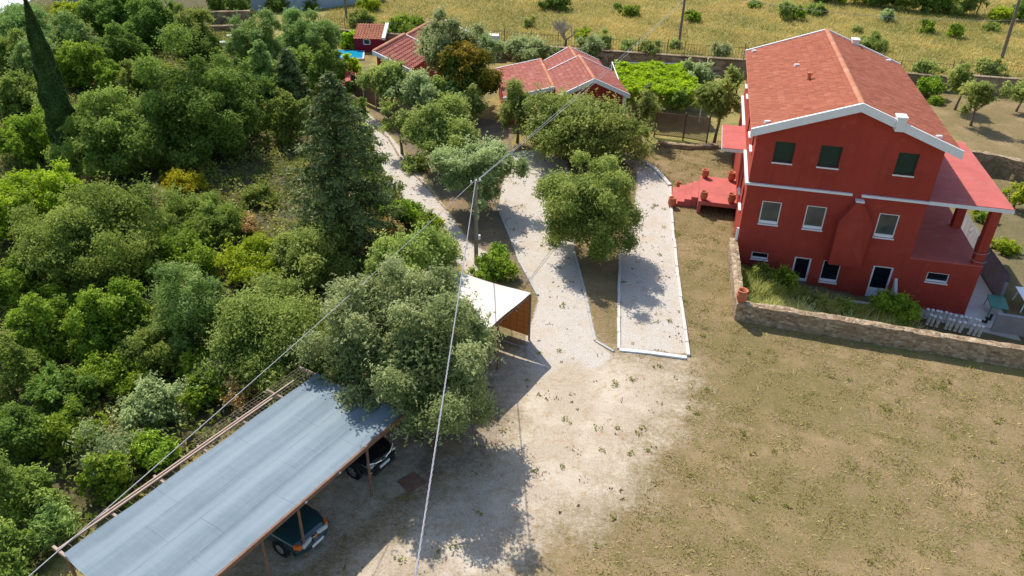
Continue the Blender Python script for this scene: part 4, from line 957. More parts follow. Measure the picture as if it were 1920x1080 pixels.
car('black compact car with chrome nose strip parked in the carport shade under the olive tree', carpos(722, 868, 2.02), crot - .03, 'black_paint', 4.1, 1.76, 1.02, .98, 1.52, 'suv')
mh = at(772, 905); m_ = MB(); m_.obox((mh[0], mh[1], .012), (.78, .78, .05), .75); m_.obox((mh[0], mh[1], .042), (.66, .66, .012), .75); tag(m_.build('manhole_cover', M['rust'], bevel=.008), 'rusty square manhole cover in the gravel near the black car', 'manhole cover')

# ------------------------------------------------------------------ poles and cables
def pole(base, top, r, label, mat='polewood', extra=False):
    r_ = thing('utility_pole', label, 'pole', base); b = Vector(base); t = Vector(top)
    p = MB(); p.tube([b - Vector((0, 0, .3)), b.lerp(t, .5), t], [r * 1.15, r, r * .82], 10); p.build('post', M[mat], r_, world=True)
    if extra:
        q = MB(); q.obox(tuple(t + Vector((0, 0, -.14))), (.62, .06, .07), .5); q.build('cross_bar', M['iron'], r_, world=True)
        for dx in (-.26, .05, .26):
            q = MB(); q.lathe([(0, 0), (.045, 0), (.05, .06), (.03, .12), (0, .13)], tuple(t + Vector((dx * .88, dx * .48, -.10))), 10); q.build('insulator', M['whitefr'], r_, world=True)
        q = MB(); z_ = b.lerp(t, .34); q.obox((z_.x + r + .07, z_.y - .05, z_.z), (.12, .12, .26)); q.build('meter_box', M['whitefr'], r_, world=True)
    return t
P1b = at(893, 495); P1 = pole(tuple(P1b), (P1b[0] + .0, P1b[1], 5.02), .105, 'grey wooden utility pole beside the white canopy carrying three cables', 'wood', True)
P2b = at(1272, 88); P2 = pole(tuple(P2b), (P2b[0] + .05, P2b[1], 8.2), .13, 'slim brown utility pole at the field railing behind the vine pergola')
P3b = at(1878, 110); P3 = pole(tuple(P3b), (P3b[0] - .35, P3b[1], 8.4), .17, 'leaning dark utility pole in the field behind the orchard')
P4b = at(650, 36); P4 = pole(tuple(P4b), (P4b[0], P4b[1], 7.5), .13, 'distant utility pole on the green slope behind the small tiled shed')
def cable(pts_ab, sag, r, label, mat='cable', strands=1, n=40, end_t=1., sep=0):
    a, b = Vector(pts_ab[0]), Vector(pts_ab[1]); mb = MB()
    for k_ in range(strands):
        pts = []
        for i in range(n + 1):
            t_ = end_t * i / n; p = a.lerp(b, t_); p.z -= sag * 4 * t_ * (1 - t_)
            if strands > 1 and not sep:
                ph = t_ * (b - a).length * 9 + k_ * 2 * math.pi / strands; p += Vector((math.cos(ph), 0, math.sin(ph))) * r * 1.5
            if sep: p += Vector((sep * (k_ - .5), 0, .06 * k_)) * math.sin(math.pi * min(1, t_ * 1.0 + .03))
            pts.append(p)
        mb.tube(pts, r, 5, cap=False)
    return tag(mb.build('cable', M[mat], smooth=True), label, 'cable')
tp = P1 + Vector((0, 0, -.03))
q2 = aty(1284, -3, P2b[1]); cable((tp + Vector((.15, .1, .05)), (P2.x, P2.y, float(q2[2]) + .0)), .35, .013, 'pair of overhead cables running from the grey pole over the red cottage to the field', 'cable', 2, 60, 1., .34)
e = at(774, 1092, 9.5); d_ = Vector(e) - tp; cable((tp, tp + d_ * 1.5), .25, .0105, 'twisted bundle of pale cables running from the grey pole down the middle of the picture', 'cable_bundle', 3, 220)
e = at(28, 1092, 7.6); d_ = Vector(e) - tp; cable((tp + Vector((-.1, 0, -.05)), tp + d_ * 1.25), .22, .013, 'single pale cable running from the grey pole past the carport toward the lower left', 'cable')
e = aty(1893, 38, P3b[1]); f_ = aty(1300, -20, P2b[1]); cable(((P2.x, P2.y, min(8.1, float(f_[2]))), e), .9, .022, 'thin sagging cable across the golden field between the two brown poles', 'cable')
f2 = aty(2060, 22, P3b[1] + 2); cable((e, f2), .2, .022, 'thin cable leaving the leaning dark pole toward the right', 'cable')

# ------------------------------------------------------------------ cottage with three roofs
def gable(parent, u0, u1, v0, v1, ev, rz, ru=None, ov=.28, mat='tile_old', pitch=.24, front=True, back=True, zb=-.1, trim=.34, walls=True, ridge=True):
    ru = (u0 + u1) / 2 if ru is None else ru
    if walls:
        m_ = MB(); m_.add([(u0, v0, zb), (u1, v0, zb), (u1, v0, ev), (ru, v0, rz), (u0, v0, ev), (u0, v1, zb), (u1, v1, zb), (u1, v1, ev), (ru, v1, rz), (u0, v1, ev)],
                          [(0, 1, 2, 3, 4), (9, 8, 7, 6, 5), (0, 4, 9, 5), (1, 6, 7, 2)]); m_.build('wall', M['red'], parent)
    def zat(u): return rz - (rz - ev) * ((ru - u) / (ru - u0) if u < ru else (u - ru) / (u1 - ru))
    a, b = u0 - ov, u1 + ov; za, zb_ = zat(a), zat(b); y0, y1 = v0 - ov * .8, v1 + (ov * .8 if back else 0)
    d = .10
    tile_roof(parent, [((ru, y0, rz + d), (ru, y1, rz + d), (a, y0, za + d), (a, y1, za + d)), ((ru, y0, rz + d), (ru, y1, rz + d), (b, y0, zb_ + d), (b, y1, zb_ + d))], mat, pitch, .36, .024, fine=4)
    dk = MB()
    for e, z in ((a, za), (b, zb_)):
        dk.add([(ru, y0 + .03, rz + .0), (e, y0 + .03, z), (e, y1 - .03, z), (ru, y1 - .03, rz)] , [(0, 1, 2, 3)])
        dk.add([(ru, y0 + .03, rz - .06), (e, y0 + .03, z - .06), (e, y1 - .03, z - .06), (ru, y1 - .03, rz - .06)] , [(3, 2, 1, 0)])
    dk.build('roof_deck', M['terra'], parent)
    if ridge: ridge_cap(parent, (ru, y0, rz + d + .03), (ru, y1, rz + d + .03), .14)
    for y, o, on in ((y0, -1, front), (y1, 1, back)):
        if not on: continue
        m_ = MB(); rake(m_, (a - .03, y, za + d + .08), (ru, y, rz + d + .10), (0, o, 0), trim, .10); rake(m_, (ru, y, rz + d + .10), (b + .03, y, zb_ + d + .08), (0, o, 0), trim, .10); m_.build('gable_trim', M['white'], parent)
CO = at(1115, 152, 4.3); CY_ = math.radians(6.2)
cot = thing('cottage', 'low red cottage with three joined tiled roofs edged in white, left of the vine pergola', 'house', (CO[0], CO[1], 0), CY_)
gable(cot, -2.35, 2.65, .6, 6.9, 3.08, 4.22, ru=0.05)
gable(cot, -2.1, 2.3, 6.95, 10.7, 2.95, 4.02, ru=-.15, front=False)
zA = 3.05
tile_roof(cot, [((-2.72, 2.6, zA + .02), (-2.72, 10.9, zA + .02), (-6.7, 2.6, 2.25), (-6.7, 10.9, 2.25))], 'tile_old', .26, .36, .024, fine=4)
ridge_cap(cot, (-2.72, 2.6, zA + .05), (-2.72, 10.9, zA + .05), .14)
m_ = MB(); m_.box((-6.4, 2.9, -.1), (-2.36, 10.6, 2.2)); m_.add([(-6.4, 2.9, 2.2), (-2.36, 2.9, 2.2), (-2.36, 2.9, 2.98)], [(0, 1, 2)]); m_.build('wall', M['red'], cot)
for y_, o_ in ((2.58, -1), (10.92, 1)): m_ = MB(); rake(m_, (-6.75, y_, 2.32), (-2.66, y_, zA + .12), (0, o_, 0), .32, .10); m_.build('gable_trim', M['white'], cot)
for u_, v_, z_ in ((2.44, .48, 2.95), (-2.34, .48, 2.95), (-3.9, 2.78, 2.55)): m_ = MB(); m_.box((u_, v_, -.1), (u_ + .28, v_ + .118, z_)); m_.build('corner_pilaster', M['white'], cot)
Pc = frame_pts((0, .6, 0), X_, (0, -1, 0)); window(cot, (0, .58, 0), X_, (0, -1, 0), (-.5, .6, .9, 2.2), rec=.02)
vb = at(925, 112); r_ = thing('water_tank', 'small pale grey water tank on a dark stand behind the cottage', 'tank', (vb[0] - .3, vb[1] + 1.0, 0)); m_ = MB(); m_.box((-.85, -.5, 1.0), (.85, .5, 2.3)); m_.build('tank', M['white'], r_, bevel=.05)
for sx in (-1, 1):
    for sy in (-1, 1): m_ = MB(); m_.tube([(sx * .7, sy * .4, 0), (sx * .7, sy * .4, 1.0)], .04, 6); m_.build('leg', M['iron'], r_)

# villa by the pool
VO = at(700, 93, 4.2); VY = -math.radians(15.9)
vil = thing('cottage', 'red cottage with long tiled roof stepping back beside the small swimming pool', 'house', (VO[0], VO[1], 0), VY)
for v0, v1, zh, zl_, wd in ((.25, 6.3, 4.02, 2.75, 3.3), (6.75, 15.0, 3.85, 2.6, 3.2)):
    m_ = MB(); m_.add([(.15, v0, -.1), (wd - .2, v0, -.1), (wd - .2, v0, zl_ - .02), (.15, v0, zh - .12), (.15, v1, -.1), (wd - .2, v1, -.1), (wd - .2, v1, zl_ - .02), (.15, v1, zh - .12)], [(0, 1, 2, 3), (7, 6, 5, 4), (0, 3, 7, 4), (1, 5, 6, 2), (3, 2, 6, 7)]); m_.build('wall', M['red'], vil)
    tile_roof(vil, [((0, v0 - .25, zh), (0, v1 + .2, zh), (wd, v0 - .25, zl_), (wd, v1 + .2, zl_))], 'tile_old', .42, .36, .045, fine=5)
    ridge_cap(vil, (0, v0 - .25, zh + .02), (0, v1 + .2, zh + .02), .2)
    for y_, o_ in ((v0 - .27, -1), (v1 + .22, 1)): m_ = MB(); rake(m_, (-.05, y_, zh + .12), (wd + .05, y_, zl_ + .12), (0, o_, 0), .32, .14); m_.build('gable_trim', M['white'], vil)
m_ = MB(); m_.box((1.2, .06, -.1), (1.5, .248, 2.6)); m_.build('corner_pilaster', M['white'], vil)
hb = at(664, 98)
hut = thing('hut', 'tiny dark red hut with old half-overgrown roof tiles behind the pool', 'hut', (hb[0], hb[1] + .3, 0), 0)
m_ = MB(); m_.box((0, 0, -.1), (2.9, 2.6, 1.35)); m_.build('wall', worn('wine_plaster', (.25, .022, .045), .15, 1), hut)
tile_roof(hut, [((.0, 2.9, 2.25), (3.0, 2.9, 2.25), (.0, -.25, 1.38), (3.0, -.25, 1.38))], 'ridge', .28, .4, .06, fine=4)
m_ = MB(); m_.box((3.0, -.25, 1.3), (3.35, 2.9, 1.55)); m_.xf(Matrix.Translation((0, 0, 0))); 
m_.v = [(x, y, z + (y + .25) * .276) for x, y, z in m_.v]; m_.build('gable_trim', M['white'], hut)
m_ = MB(); m_.box((1.0, -.06, .75), (1.75, -.002, 1.3)); wi = m_.build('window', M['whitefr'], hut); m_ = MB(); m_.box((1.1, -.08, .85), (1.65, -.062, 1.22)); m_.build('pane', M['glass_dark'], wi)
PB = [at(632, 98), at(681, 99.5), at(680, 112.5), at(634, 112.5)]; pc = sum(PB) / 4
pool = thing('swimming_pool', 'small rectangular turquoise pool with white rim beside the red hut', 'pool', tuple(pc)); pr2 = [p + (p - pc) * .12 for p in PB]
m_ = MB(); m_.prism([tuple(p[:2]) for p in pr2], -.2, .22); m_.build('coping', M['white'], pool, world=True)
m_ = MB(); m_.prism([tuple(p[:2]) for p in PB], .1, .26); m_.build('water', M['water'], pool, world=True)
rp_ = at(660, 160); m_ = MB(); m_.prism([at(640, 178)[:2], at(672, 170)[:2], at(668, 140)[:2], at(640, 140)[:2]], -.2, .25); tag(m_.build('terrace', M['redfloor']), kind='structure')
for i, (x, y, lb) in enumerate(((663, 160, 'pink red chair on the small red terrace by the brown fence, nearer the path'), (651, 152, 'pink red lounger on the small red terrace beside the dark conifers'))):
    b = at(x, y, .26); c_ = thing('garden_chair', lb, 'chair', tuple(b), .5 * i)
    q = MB(); q.obox((0, 0, .42), (.6, .6, .06)); q.build('seat', M['redfloor'], c_); q = MB(); q.obox((0, .3, .75), (.6, .06, .6)); q.build('backrest', M['redfloor'], c_)
    for sx in (-1, 1):
        for sy in (-1, 1): q = MB(); q.tube([(sx * .26, sy * .26, 0), (sx * .26, sy * .26, .4)], .025, 5); q.build('leg', M['redfloor'], c_)
gp_ = at(651, 92); r_ = thing('garden_lamp', 'dark bent garden post standing at the far edge of the pool', 'post', tuple(gp_)); m_ = MB(); m_.tube([(0, 0, 0), (.05, 0, 1.0), (-.12, 0, 1.6), (-.45, 0, 1.9)], [.10, .09, .08, .06], 6); m_.build('post', M['iron'], r_)

# brown panel fence
FB = [at(661, 180), at(683, 191), at(706, 202), at(731, 211), at(752, 219)]
bf = thing('panel_fence', 'brown board fence with pale posts along the gravel path by the red terrace', 'fence', tuple(FB[0]))
for a, b in zip(FB[:-1], FB[1:]):
    a, b = Vector(a), Vector(b); d = (b - a); m_ = MB(); m_.obox(tuple((a + b) / 2 + Vector((0, 0, 1.05))), (d.length - .08, .05, 1.9), math.atan2(d.y, d.x)); m_.build('panel', M['woodbrown'], bf, world=True)
for p in FB: m_ = MB(); m_.tube([(p[0], p[1] - .06, -.1), (p[0], p[1] - .06, 2.25)], .055, 6); m_.build('post', M['woodpale'], bf, world=True)
# lattice fence
LB = [at(1226, 257), at(1280, 263), at(1324, 271)]
lf = thing('lattice_fence', 'brown diagonal lattice fence with dark posts between the vine pergola and the red house', 'fence', tuple(LB[0]))
for a, b in zip(LB[:-1], LB[1:]):
    a, b = Vector(a), Vector(b); L_ = (b - a).length; u_ = (b - a) / L_; hgt = 1.75; m_ = MB(); st = .15
    for s_ in (-1, 1):
        for t_ in np.arange(-hgt, L_ + hgt, st):
            x0, z0 = (t_, 0) if s_ > 0 else (t_, 0); x1, z1 = t_ + s_ * hgt, hgt
            lo = max(0, min(1, (0 - x0) / (x1 - x0) if x1 != x0 else 0)); 
            ts_ = sorted(((0 - x0) / (x1 - x0), (L_ - x0) / (x1 - x0))); t0, t1 = max(0, ts_[0]), min(1, ts_[1])
            if t1 - t0 < .04: continue
            p = [a + u_ * lerp(x0, x1, q) + Vector((0, .012 * s_, .25 + lerp(z0, z1, q))) for q in (t0, t1)]; m_.tube(p, .017, 4)
    for z in (.23, 2.02): m_.tube([a + Vector((0, 0, z)), b + Vector((0, 0, z))], .035, 4)
    m_.build('lattice', M['woodbrown'], lf, world=True)
for p in LB: m_ = MB(); m_.tube([(p[0], p[1], -.1), (p[0], p[1], 2.2)], .06, 6); m_.build('post', M['woodbrown'], lf, world=True)
mb = MB(); stone_wall_mesh(mb, [at(1232, 272)[:2], at(1290, 279)[:2], at(1345, 277)[:2]], [.28, .3, .28], .4, -.1, rw); tag(mb.build('garden_wall', M['stone']), 'ankle high stone edging wall in front of the brown lattice fence', 'wall')
# pergola and vine
pg = thing('pergola', 'white metal pergola frame carrying the bright green grape vine', 'pergola', (8.4, 62, 0))
PX0, PX1, PY0, PY1, PZ = 8.7, 15.2, 61.6, 70.6, 2.45
m_ = MB()
for y in (PY0, (PY0 + PY1) / 2, PY1): m_.tube([(PX0, y, PZ), (PX1, y, PZ)], .05, 5)
for x in (PX0, (PX0 + PX1) / 2, PX1): m_.tube([(x, PY0, PZ), (x, PY1, PZ)], .05, 5)
m_.build('frame', M['whitefr'], pg, world=True)
for x in (PX0, PX1):
    for y in (PY0, (PY0 + PY1) / 2, PY1): m_ = MB(); m_.tube([(x, y, 0), (x, y, PZ)], .055, 6); m_.build('post', M['whitefr'], pg, world=True)
rng = np.random.default_rng(77); n = 15000
vx = rng.uniform(PX0 + .1, PX1 - .05, n); vy = rng.uniform(PY0 - .3, PY1 - 1.0, n); bumpz = .22 * np.sin(vx * 1.9 + vy) * np.cos(vy * 1.3) + .16 * np.sin(vx * 4 + 1) * np.sin(vy * 3.3)
vz = PZ + .12 + bumpz + rng.uniform(-.22, .18, n); edgef = (vy < PY0 + .4) & (rng.random(n) < .5); vz = np.where(edgef, vz - rng.uniform(0, 1.1, n), vz)
V_, Q_, T_ = leaves(np.stack([vx, vy, vz], 1), np.tile([0, -.15, 1.], (n, 1)), .30, .26, rng, np.clip(.5 + bumpz * .7 + rng.normal(0, .18, n), 0, 1), .55)
gv = thing('grape_vine', 'bright yellow-green grape vine spread over the white pergola', 'vine', (PX0 + .4, PY0 + 1, 0))
V_ = V_ - np.array([PX0 + .4, PY0 + 1, 0]); link('foliage', npmesh('foliage', V_, Q_, LEAF['vine'], {'tint': T_}), gv)
m_ = MB(); m_.tube([(0, 0, -.1), (.1, .1, 1.2), (.0, .3, 2.3)], [.08, .06, .04], 6); m_.build('stem', M['bark'], gv)

# far buildings and walls along the top edge
ra = at(20, 45)
ws_ = thing('shed', 'white roofed building at the far upper left corner behind the feathery trees', 'building', (-58.0, 84.5, 0), .15)
m_ = MB(); m_.box((-6, 0, 0), (2.6, 7, 2.5)); m_.build('wall', M['white'], ws_)
m_ = MB(); m_.add([(-6.3, -.3, 2.45), (2.9, -.3, 2.45), (2.9, 7.3, 2.45), (-6.3, 7.3, 2.45), (-3, 3.5, 3.7), (0, 3.5, 3.7)], [(0, 1, 5, 4), (1, 2, 5), (2, 3, 4, 5), (3, 0, 4), (3, 2, 1, 0)]); m_.build('roof', M['roofwhite'], ws_)
bs_ = thing('shed', 'long blue-grey roofed shed at the upper left behind the tip of the cypress', 'building', (-58.5, 103, 0), .05)
m_ = MB(); m_.box((-1.5, 0, 0), (8.5, 6, 2.2)); m_.build('wall', M['render_grey'], bs_); m_ = MB(); m_.box((-1.8, -.3, 2.202), (8.8, 6.3, 2.4)); m_.build('roof', M['roofblue'], bs_)
gw = MB(); stone_wall_mesh(gw, [at(470, 22)[:2], at(560, 19)[:2], at(642, 13)[:2], at(720, 2)[:2]], [2.0, 2.3, 2.3, 2.2], .4, -.3, rw, 1.2); tag(gw.build('boundary_wall', M['roofblue']), 'tall pale blue-grey plastered wall at the top edge behind the green slope', 'wall')
gw = MB(); stone_wall_mesh(gw, [at(398, 46)[:2], at(472, 44)[:2]], [1.5, 1.5], .5, -.3, rw, .6); tag(gw.build('terrace_wall', M['stone2']), 'upper of the two short stone terrace walls at the top left clearing', 'wall')
gw = MB(); stone_wall_mesh(gw, [at(396, 62)[:2], at(465, 59)[:2]], [.8, .8], .5, -.3, rw, .6); tag(gw.build('terrace_wall', M['stone2']), 'lower of the two short stone terrace walls at the top left clearing', 'wall')
for px, py, lb in ((437, 73, 'flat white stone slab lying in the middle of the top left clearing'), (418, 86, 'pale stone block at the left edge of the top left clearing'), (447, 90, 'pale stone block at the front of the top left clearing')):
    p = at(px, py); m_ = MB(); m_.obox((p[0], p[1], .2), (1.3, .8, .5), .3); tag(m_.build('stone_block', M['conc_pale'], bevel=.08), lb, 'stone')
fh = at(1885, 12); r_ = thing('house', 'distant pale house with brown tiled roof at the upper right corner', 'house', (fh[0] - 1, fh[1] + 14, 0), .2)
m_ = MB(); m_.box((0, 0, 0), (14, 8, 3.2)); m_.build('wall', M['conc_pale'], r_); m_ = MB(); m_.add([(-.5, -.5, 3.2), (14.5, -.5, 3.2), (14.5, 8.5, 3.2), (-.5, 8.5, 3.2), (3, 4, 5.2), (11, 4, 5.2)], [(0, 1, 5, 4), (1, 2, 5), (2, 3, 4, 5), (3, 0, 4), (3, 2, 1, 0)]); m_.build('roof', M['tile_old'], r_)

# ------------------------------------------------------------------ trees and shrubs, one by one
T = plant
OT, BT_, SH, TR = 'olive_tree', 'broadleaf_tree', 'shrub', 'tree'
# cypress
def cypress(base, top_px, a, label):
    b = at(*base); h = aty(top_px[0], top_px[1], b[1])[2]; rng = np.random.default_rng(3); r_ = thing('cypress_tree', label, 'tree', tuple(b)); n = 28000
    t_ = rng.beta(1.0, 1.25, n); z = .3 + t_ * (h - .3); prof = a * np.interp(t_, [0, .06, .25, .6, .85, 1], [.6, .9, 1., .74, .40, .03])
    th = rng.uniform(0, 2 * np.pi, n); rr = prof * (1 - .35 * rng.random(n) ** 2) * (1 + .10 * np.sin(th * 5 + z * 1.5) + .10 * np.sin(th * 3 - z * 3.1))
    P = np.stack([rr * np.cos(th), rr * np.sin(th), z], 1); N = np.stack([np.cos(th), np.sin(th), np.full(n, .25)], 1)
    V, Q, TT = leaves(P, N, .22, .10, rng, np.clip(rng.normal(.45, .2, n), 0, 1), .4)
    link('crown', npmesh('crown', V, Q, LEAF['cypress'], {'tint': TT}), r_)
    m_ = MB(); m_.tube([(0, 0, -.2), (0, 0, h * .8)], [.22, .05], 8); m_.build('trunk', M['bark'], r_)
cypress((142, 318), (64, -4), .9, 'tall narrow dark cypress rising above the bushes at the upper left')
def conifer(base, top_px, a, label, seed=1, dense=1., mat='conifer'):
    b = at(*base); h = aty(top_px[0], top_px[1], b[1])[2]; rng = np.random.default_rng(seed); r_ = thing('conifer_tree', label, 'tree', tuple(b)); Ps, Ns, Ts = [], [], []
    m_ = MB(); m_.tube([(0, 0, -.2), (0, 0, h * .97)], [.26, .03], 8)
    nb = int(120 * dense)
    for i in range(nb):
        f = (i + rng.random()) / nb; z = .5 + f * (h - .8); Lb = a * np.interp(f, [0, .15, .5, .8, 1], [.85, 1., .78, .42, .08]) * rng.uniform(.72, 1.2); th = i * 2.4 + rng.normal(0, .3)
        up = rng.uniform(-.05, .35); d = np.array([np.cos(th), np.sin(th), up]); n = int(135 * max(.35, Lb / a)); s = rng.random(n) ** .6
        sp = .16 * Lb + .26; P = np.array([0, 0, z]) + d * (s * Lb)[:, None] + rng.normal(0, 1, (n, 3)) * np.array([1, 1, .5]) * (sp * (1.15 - s * .7))[:, None] * .5
        P[:, 2] -= (s ** 2) * Lb * .12; Ps.append(P); Ns.append(np.tile(d * .5 + [0, 0, .7], (n, 1))); Ts.append(np.clip(.22 + .5 * s + rng.normal(0, .13, n) + rng.normal(0, .10), 0, 1))
        if i % 3 == 0: m_.tube([(0, 0, z), tuple(np.array([0, 0, z]) + d * Lb * .85)], [.05, .015], 4)
    P, N, T_ = np.concatenate(Ps), np.concatenate(Ns), np.concatenate(Ts); V, Q, TT = leaves(P, N, .30, .11, rng, T_, .6)
    link('crown', npmesh('crown', V, Q, LEAF[mat], {'tint': TT}), r_); m_.build('trunk', M['bark'], r_)
conifer((652, 470), (583, 128), 3.1, 'big dark conifer standing at the foot of the gravel path, largest conifer', 4, 1.5)
conifer((505, 215), (490, 70), 1.9, 'narrow blue-green conifer at the left of the group above the big conifer', 6, .8, 'feather')
conifer((552, 215), (548, 85), 1.7, 'narrow dark conifer in the group above the big conifer, beside the blue-green one', 7, .8)

# the grove round the drive
T(OT, 'olive', (1012, 288, 1192, 502), 'bushy olive tree growing in the bed between the two gravel lanes', 'tree', (1108, 482), fill=.90)
T(OT, 'olive', (985, 188, 1195, 300), 'wide spreading olive tree in front of the cottage gable, crossed by the cables', 'tree', (1090, 300))
T(OT, 'silver', (815, 252, 975, 385), 'greyish olive tree directly behind the grey utility pole', 'tree', (890, 392))
T(OT, 'olive', (765, 195, 905, 300), 'rounded olive tree between the gravel path and the greyish olive by the pole', 'tree', (838, 320))
T(OT, 'olive', (722, 192, 790, 262), 'small young olive tree with a thin dark trunk at the edge of the gravel path', 'tree', (754, 288))
T(OT, 'olive', (935, 155, 1008, 242), 'dark upright olive tree before the left roof of the cottage', 'tree', (970, 268))
T(OT, 'silver', (775, 32, 905, 140), 'large grey-green olive tree rising over the ridge of the poolside cottage', 'tree', (838, 190))
T(OT, 'olive', (685, 105, 770, 190), 'olive tree hanging over the near end of the poolside cottage roof', 'tree', (722, 214))
T(OT, 'silver', (735, 125, 825, 215), 'silvery olive tree behind the brown board fence', 'tree', (775, 235))
T('climbing_vine', 'autumn', (815, 78, 930, 185), 'orange and green climbing plant heaped beside the left roof of the cottage', 'vine', (870, 215))
T(OT, 'olive', (800, 150, 880, 215), 'small olive tree under the orange climbing plant', 'tree', (835, 232))
T(OT, 'olive', (862, 170, 915, 225), 'narrow olive sapling left of the dark upright olive', 'tree', (888, 240))
T(OT, 'silver', (870, 55, 940, 125), 'olive tree behind the orange climbing plant, near the water tank', 'tree', (900, 130))
T(OT, 'silver', (945, 68, 1040, 118), 'grey-green olive tree on the field side of the cottage roofs', 'tree', (990, 124))
T(OT, 'silver', (1080, 62, 1135, 118), 'olive tree behind the farthest cottage roof, right of the dead tree', 'tree', (1110, 126))
T(SH, 'lime', (1072, 52, 1112, 82), 'yellow-green bush beside the dead tree behind the cottage', 'bush', (1092, 88))
def dead_tree(base, h, label):
    b = at(*base); r_ = thing('dead_tree', label, 'tree', tuple(b)); rd_ = random.Random(9)
    def grow(mb, p, d, L_, r, dep):
        q = p + d * L_; mb.tube([p, p.lerp(q, .5) + Vector((rd_.uniform(-.1, .1), rd_.uniform(-.1, .1), 0)) * L_ * .5, q], [r, r * .8, r * .55], 5)
        if dep:
            for _ in range(4 if dep > 1 else 5): grow(mb, p.lerp(q, rd_.uniform(.55, 1)), (d + Vector((rd_.uniform(-.8, .8), rd_.uniform(-.8, .8), rd_.uniform(-.2, .5)))).normalized(), L_ * rd_.uniform(.5, .75), r * .5, dep - 1)
    mb = MB(); grow(mb, Vector((0, 0, -.1)), Vector((.1, 0, 1)).normalized(), h * .45, .22, 0); mb.build('trunk', M['bark'], r_)
    mb = MB()
    for _ in range(7): grow(mb, Vector((.05, 0, h * .38)), Vector((rd_.uniform(-.8, .8), rd_.uniform(-.8, .8), .7)).normalized(), h * .34, .10, 3)
    mb.build('branches', M['twig'], r_)
dead_tree((1058, 97), 3.2, 'bare grey dead tree behind the farthest cottage roof')
T(OT, 'olive', (1190, 165, 1240, 235), 'dark olive tree at the near left corner of the vine pergola', 'tree', (1212, 262))
T(OT, 'oak', (1240, 165, 1298, 212), 'low dark leafy tree under the near edge of the vine pergola', 'tree', (1268, 228))
T(OT, 'olive', (1302, 148, 1388, 232), 'olive tree with a slender dark trunk between lattice fence and red house', 'tree', (1338, 272))
T(OT, 'silver', (1280, 112, 1348, 180), 'pale olive tree at the right end of the vine pergola', 'tree', (1312, 196))
T(OT, 'olive', (1360, 120, 1396, 180), 'small olive tree squeezed against the far end of the red house', 'tree', (1376, 196))
T(SH, 'olive', (1188, 74, 1240, 122), 'dark shrub growing over the long boundary wall by the cables', 'bush', (1212, 126))
T(SH, 'silver', (1335, 78, 1372, 110), 'leaning blue-grey shrub on the long boundary wall near the red house', 'bush', (1352, 116))
T(SH, 'olive', (1112, 62, 1150, 100), 'grey-green bush in front of the railing behind the cottage', 'bush')
# at the carport
T(OT, 'silver', (668, 560, 925, 806), 'huge silvery olive tree covering the far end of the carport', 'tree', (800, 815), fill=.97, seed=403)
T(OT, 'silver', (582, 510, 800, 765), 'big silvery olive tree on the forest side of the carport, left of the huge one', 'tree', (660, 770), fill=1.05, seed=501)
T(OT, 'silver', (690, 485, 880, 660), 'silvery olive tree crown rising behind the huge one, beside the white canopy', 'tree', (775, 690), fill=.92, seed=602)
T(OT, 'olive', (690, 432, 858, 580), 'green olive tree left of the white canopy at the bend of the path', 'tree', (770, 600), fill=.98)
T(SH, 'vivid', (882, 478, 968, 535), 'green shrub at the foot of the grey utility pole behind the white canopy', 'bush')
T(SH, 'vivid', (918, 458, 955, 500), 'smaller green shrub just right of the foot of the grey utility pole', 'bush')
T(SH, 'olive', (752, 292, 800, 325), 'low green shrub on the bed beside the gravel path', 'bush')
T(SH, 'lime', (800, 408, 830, 426), 'low tuft of yellowish green in the shaded bed left of the pole', 'bush')
# hedge along the path
for box, kd, lb in (((648, 178, 690, 255), 'oak', 'dark shrub at the upper end of the path hedge'), ((662, 232, 705, 300), 'olive', 'dull green shrub in the path hedge right of the big conifer top'), ((668, 282, 726, 350), 'vivid', 'fresh green shrub in the middle of the path hedge'), ((690, 330, 752, 395), 'dome', 'olive-green shrub in the path hedge beside the conifer skirt'), ((718, 362, 798, 428), 'vivid', 'broad green shrub at the lower end of the path hedge'), ((700, 408, 762, 455), 'rustb', 'brownish dry shrub under the lower end of the path hedge'), ((770, 398, 826, 450), 'vivid', 'last shrub of the path hedge before the wire post'), ((800, 432, 858, 490), 'olive', 'shrub at the path bend above the green olive')):
    T(SH, kd, box, lb, 'bush')
